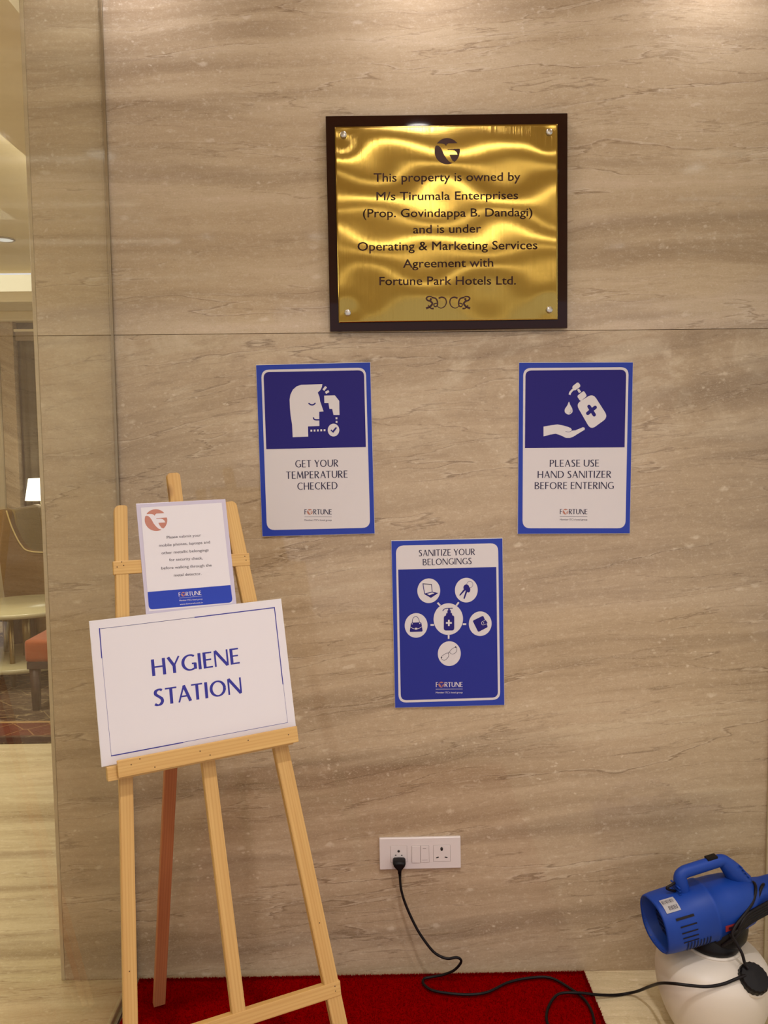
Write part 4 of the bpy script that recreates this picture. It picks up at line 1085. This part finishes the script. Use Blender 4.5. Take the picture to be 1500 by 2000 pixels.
# mustard tub armchair
ac = thing('armchair', 'mustard and brown high-back armchair seen side-on behind the coffee table', 'armchair', (-2.45, 4.16, 0.009))
def side_panel(y0, y1):
    prof = [(-.33, .13)] + [p[:2] for p in catmull([(-.41, 1.05, 0), (-.31, 1.055, 0), (-.275, .93, 0), (-.215, .80, 0), (-.14, .745, 0), (.10, .735, 0), (.36, .735, 0)], 5)] + [(.36, .13)]
    b = bmesh.new(); A_ = [b.verts.new((x, y0, z)) for x, z in prof]; B_ = [b.verts.new((x, y1, z)) for x, z in prof]; n = len(prof)
    b.faces.new(A_); b.faces.new(B_[::-1])
    for i in range(n): b.faces.new((A_[i], B_[i], B_[(i + 1) % n], A_[(i + 1) % n]))
    bmesh.ops.recalc_face_normals(b, faces=b.faces); bmesh.ops.triangulate(b, faces=[f for f in b.faces if len(f.verts) > 4]); return b
from_bm('arm', side_panel(-.31, -.23), M['brown_uph'], ac)
from_bm('arm', side_panel(.23, .31), M['mustard'], ac)
bb = box_bm(-.06, .06, -.23, .23, 0, .94, .03, 3); bmesh.ops.rotate(bb, matrix=Matrix.Rotation(-.085, 3, 'Y'), verts=bb.verts, cent=(0, 0, 0)); bmesh.ops.translate(bb, vec=(-.27, 0, .12), verts=bb.verts)
from_bm('backrest', bb, M['mustard'], ac)
from_bm('seat', box_bm(-.24, .37, -.225, .225, .22, .47, .04, 4), M['mustard'], ac)
from_bm('piping', tube_bm([(x, -.311, z) for x, z in [p[:2] for p in catmull([(-.31, 1.055, 0), (-.275, .93, 0), (-.215, .80, 0), (-.14, .745, 0), (.10, .735, 0), (.36, .735, 0)], 6)]], .006, 8), M['piping'], ac, True)
for sx in (-.28, .30):
    for sy in (-.27, .27): from_bm('leg', box_bm(sx - .02, sx + .02, sy - .02, sy + .02, 0, .13), M['dark_wood'], ac)
# dark side chair at the left, only its legs show
sc_ = thing('side_chair', 'dark wooden framed stool half hidden behind the coffee table at left edge', 'stool', (-2.80, 3.64, .009))
from_bm('seat', box_bm(-.25, .25, -.14, .14, .34, .40, .02, 3), M['grey_uph'], sc_)
from_bm('seat_frame', box_bm(-.26, .26, -.15, .15, .29, .342, .003), M['dark_wood'], sc_)
sc_.name = 'wooden_stool'
for sx in (-1, 1):
    for sy in (-1, 1): from_bm('leg', box_bm(sx * .23 - .025, sx * .23 + .025, sy * .12 - .025, sy * .12 + .025, 0, .292), M['dark_wood'], sc_)
# console with a lit lamp
cs_ = thing('console_table', 'dark wooden console table against the far lounge wall', 'table', (-2.70, 4.60, 0))
box('table_top', -.35, .35, -.10, .11, .72, .76, M['dark_wood'], cs_, bev=.003)
for sx in (-.31, .31):
    for sy in (-.07, .08): box('leg', sx - .02, sx + .02, sy - .02, sy + .02, 0, .72, M['dark_wood'], cs_)
lp = thing('table_lamp', 'table lamp with glowing white tapered shade on the far console', 'lamp', (-2.805, 4.60, .7605))
from_bm('lamp_shade', lathe_bm([(.130, .338), (.098, .520)], 40, cap=False), M['shade_emit'], lp, True)
from_bm('lamp_base', lathe_bm([(.055, 0), (.055, .015), (.015, .03), (.018, .08), (.045, .13), (.050, .18), (.030, .24), (.010, .27), (.010, .36), (.0, .36)], 24), M['table_top'], lp, True)
L = bpy.data.lights.new('lamp_bulb', 'POINT'); L.energy = 6; L.color = WARM; L.shadow_soft_size = .04
lo = bpy.data.objects.new('lamp_bulb', L); COL.objects.link(lo); lo.location = (-2.805, 4.60, 1.19)
# curtain with valance, framed
cu = thing('curtain', 'dark brown floor-length curtain under a pale valance on the far lounge wall', 'curtain', (-2.66, 4.80, 0))
def curt():
    b = bmesh.new(); n = 60; r0 = []; r1 = []
    for i in range(n + 1):
        x = -.36 + .72 * i / n; y = .014 * math.sin(i * .9) + .005 * math.sin(i * 2.3)
        r0.append(b.verts.new((x, y, .02))); r1.append(b.verts.new((x, y * .8, 2.54)))
    for i in range(n): b.faces.new((r0[i], r0[i + 1], r1[i + 1], r1[i])).smooth = True
    return b
from_bm('drape', curt(), M['curtain'], cu, True)
box('valance', -.37, .37, -.055, -.025, 2.44, 2.515, M['valance'], cu, bev=.004)
box('curtain_rail', -.38, .38, -.06, .0, 2.515, 2.535, M['ceiling'], cu, bev=.002)
# the plug and its cord belong to the fogger
for o in (cord, pl_):
    o.location = Vector(o.location) - Vector((TX, TY, 0)); o.parent = fg
for k in ('label', 'category'):
    if k in pl_: del pl_[k]
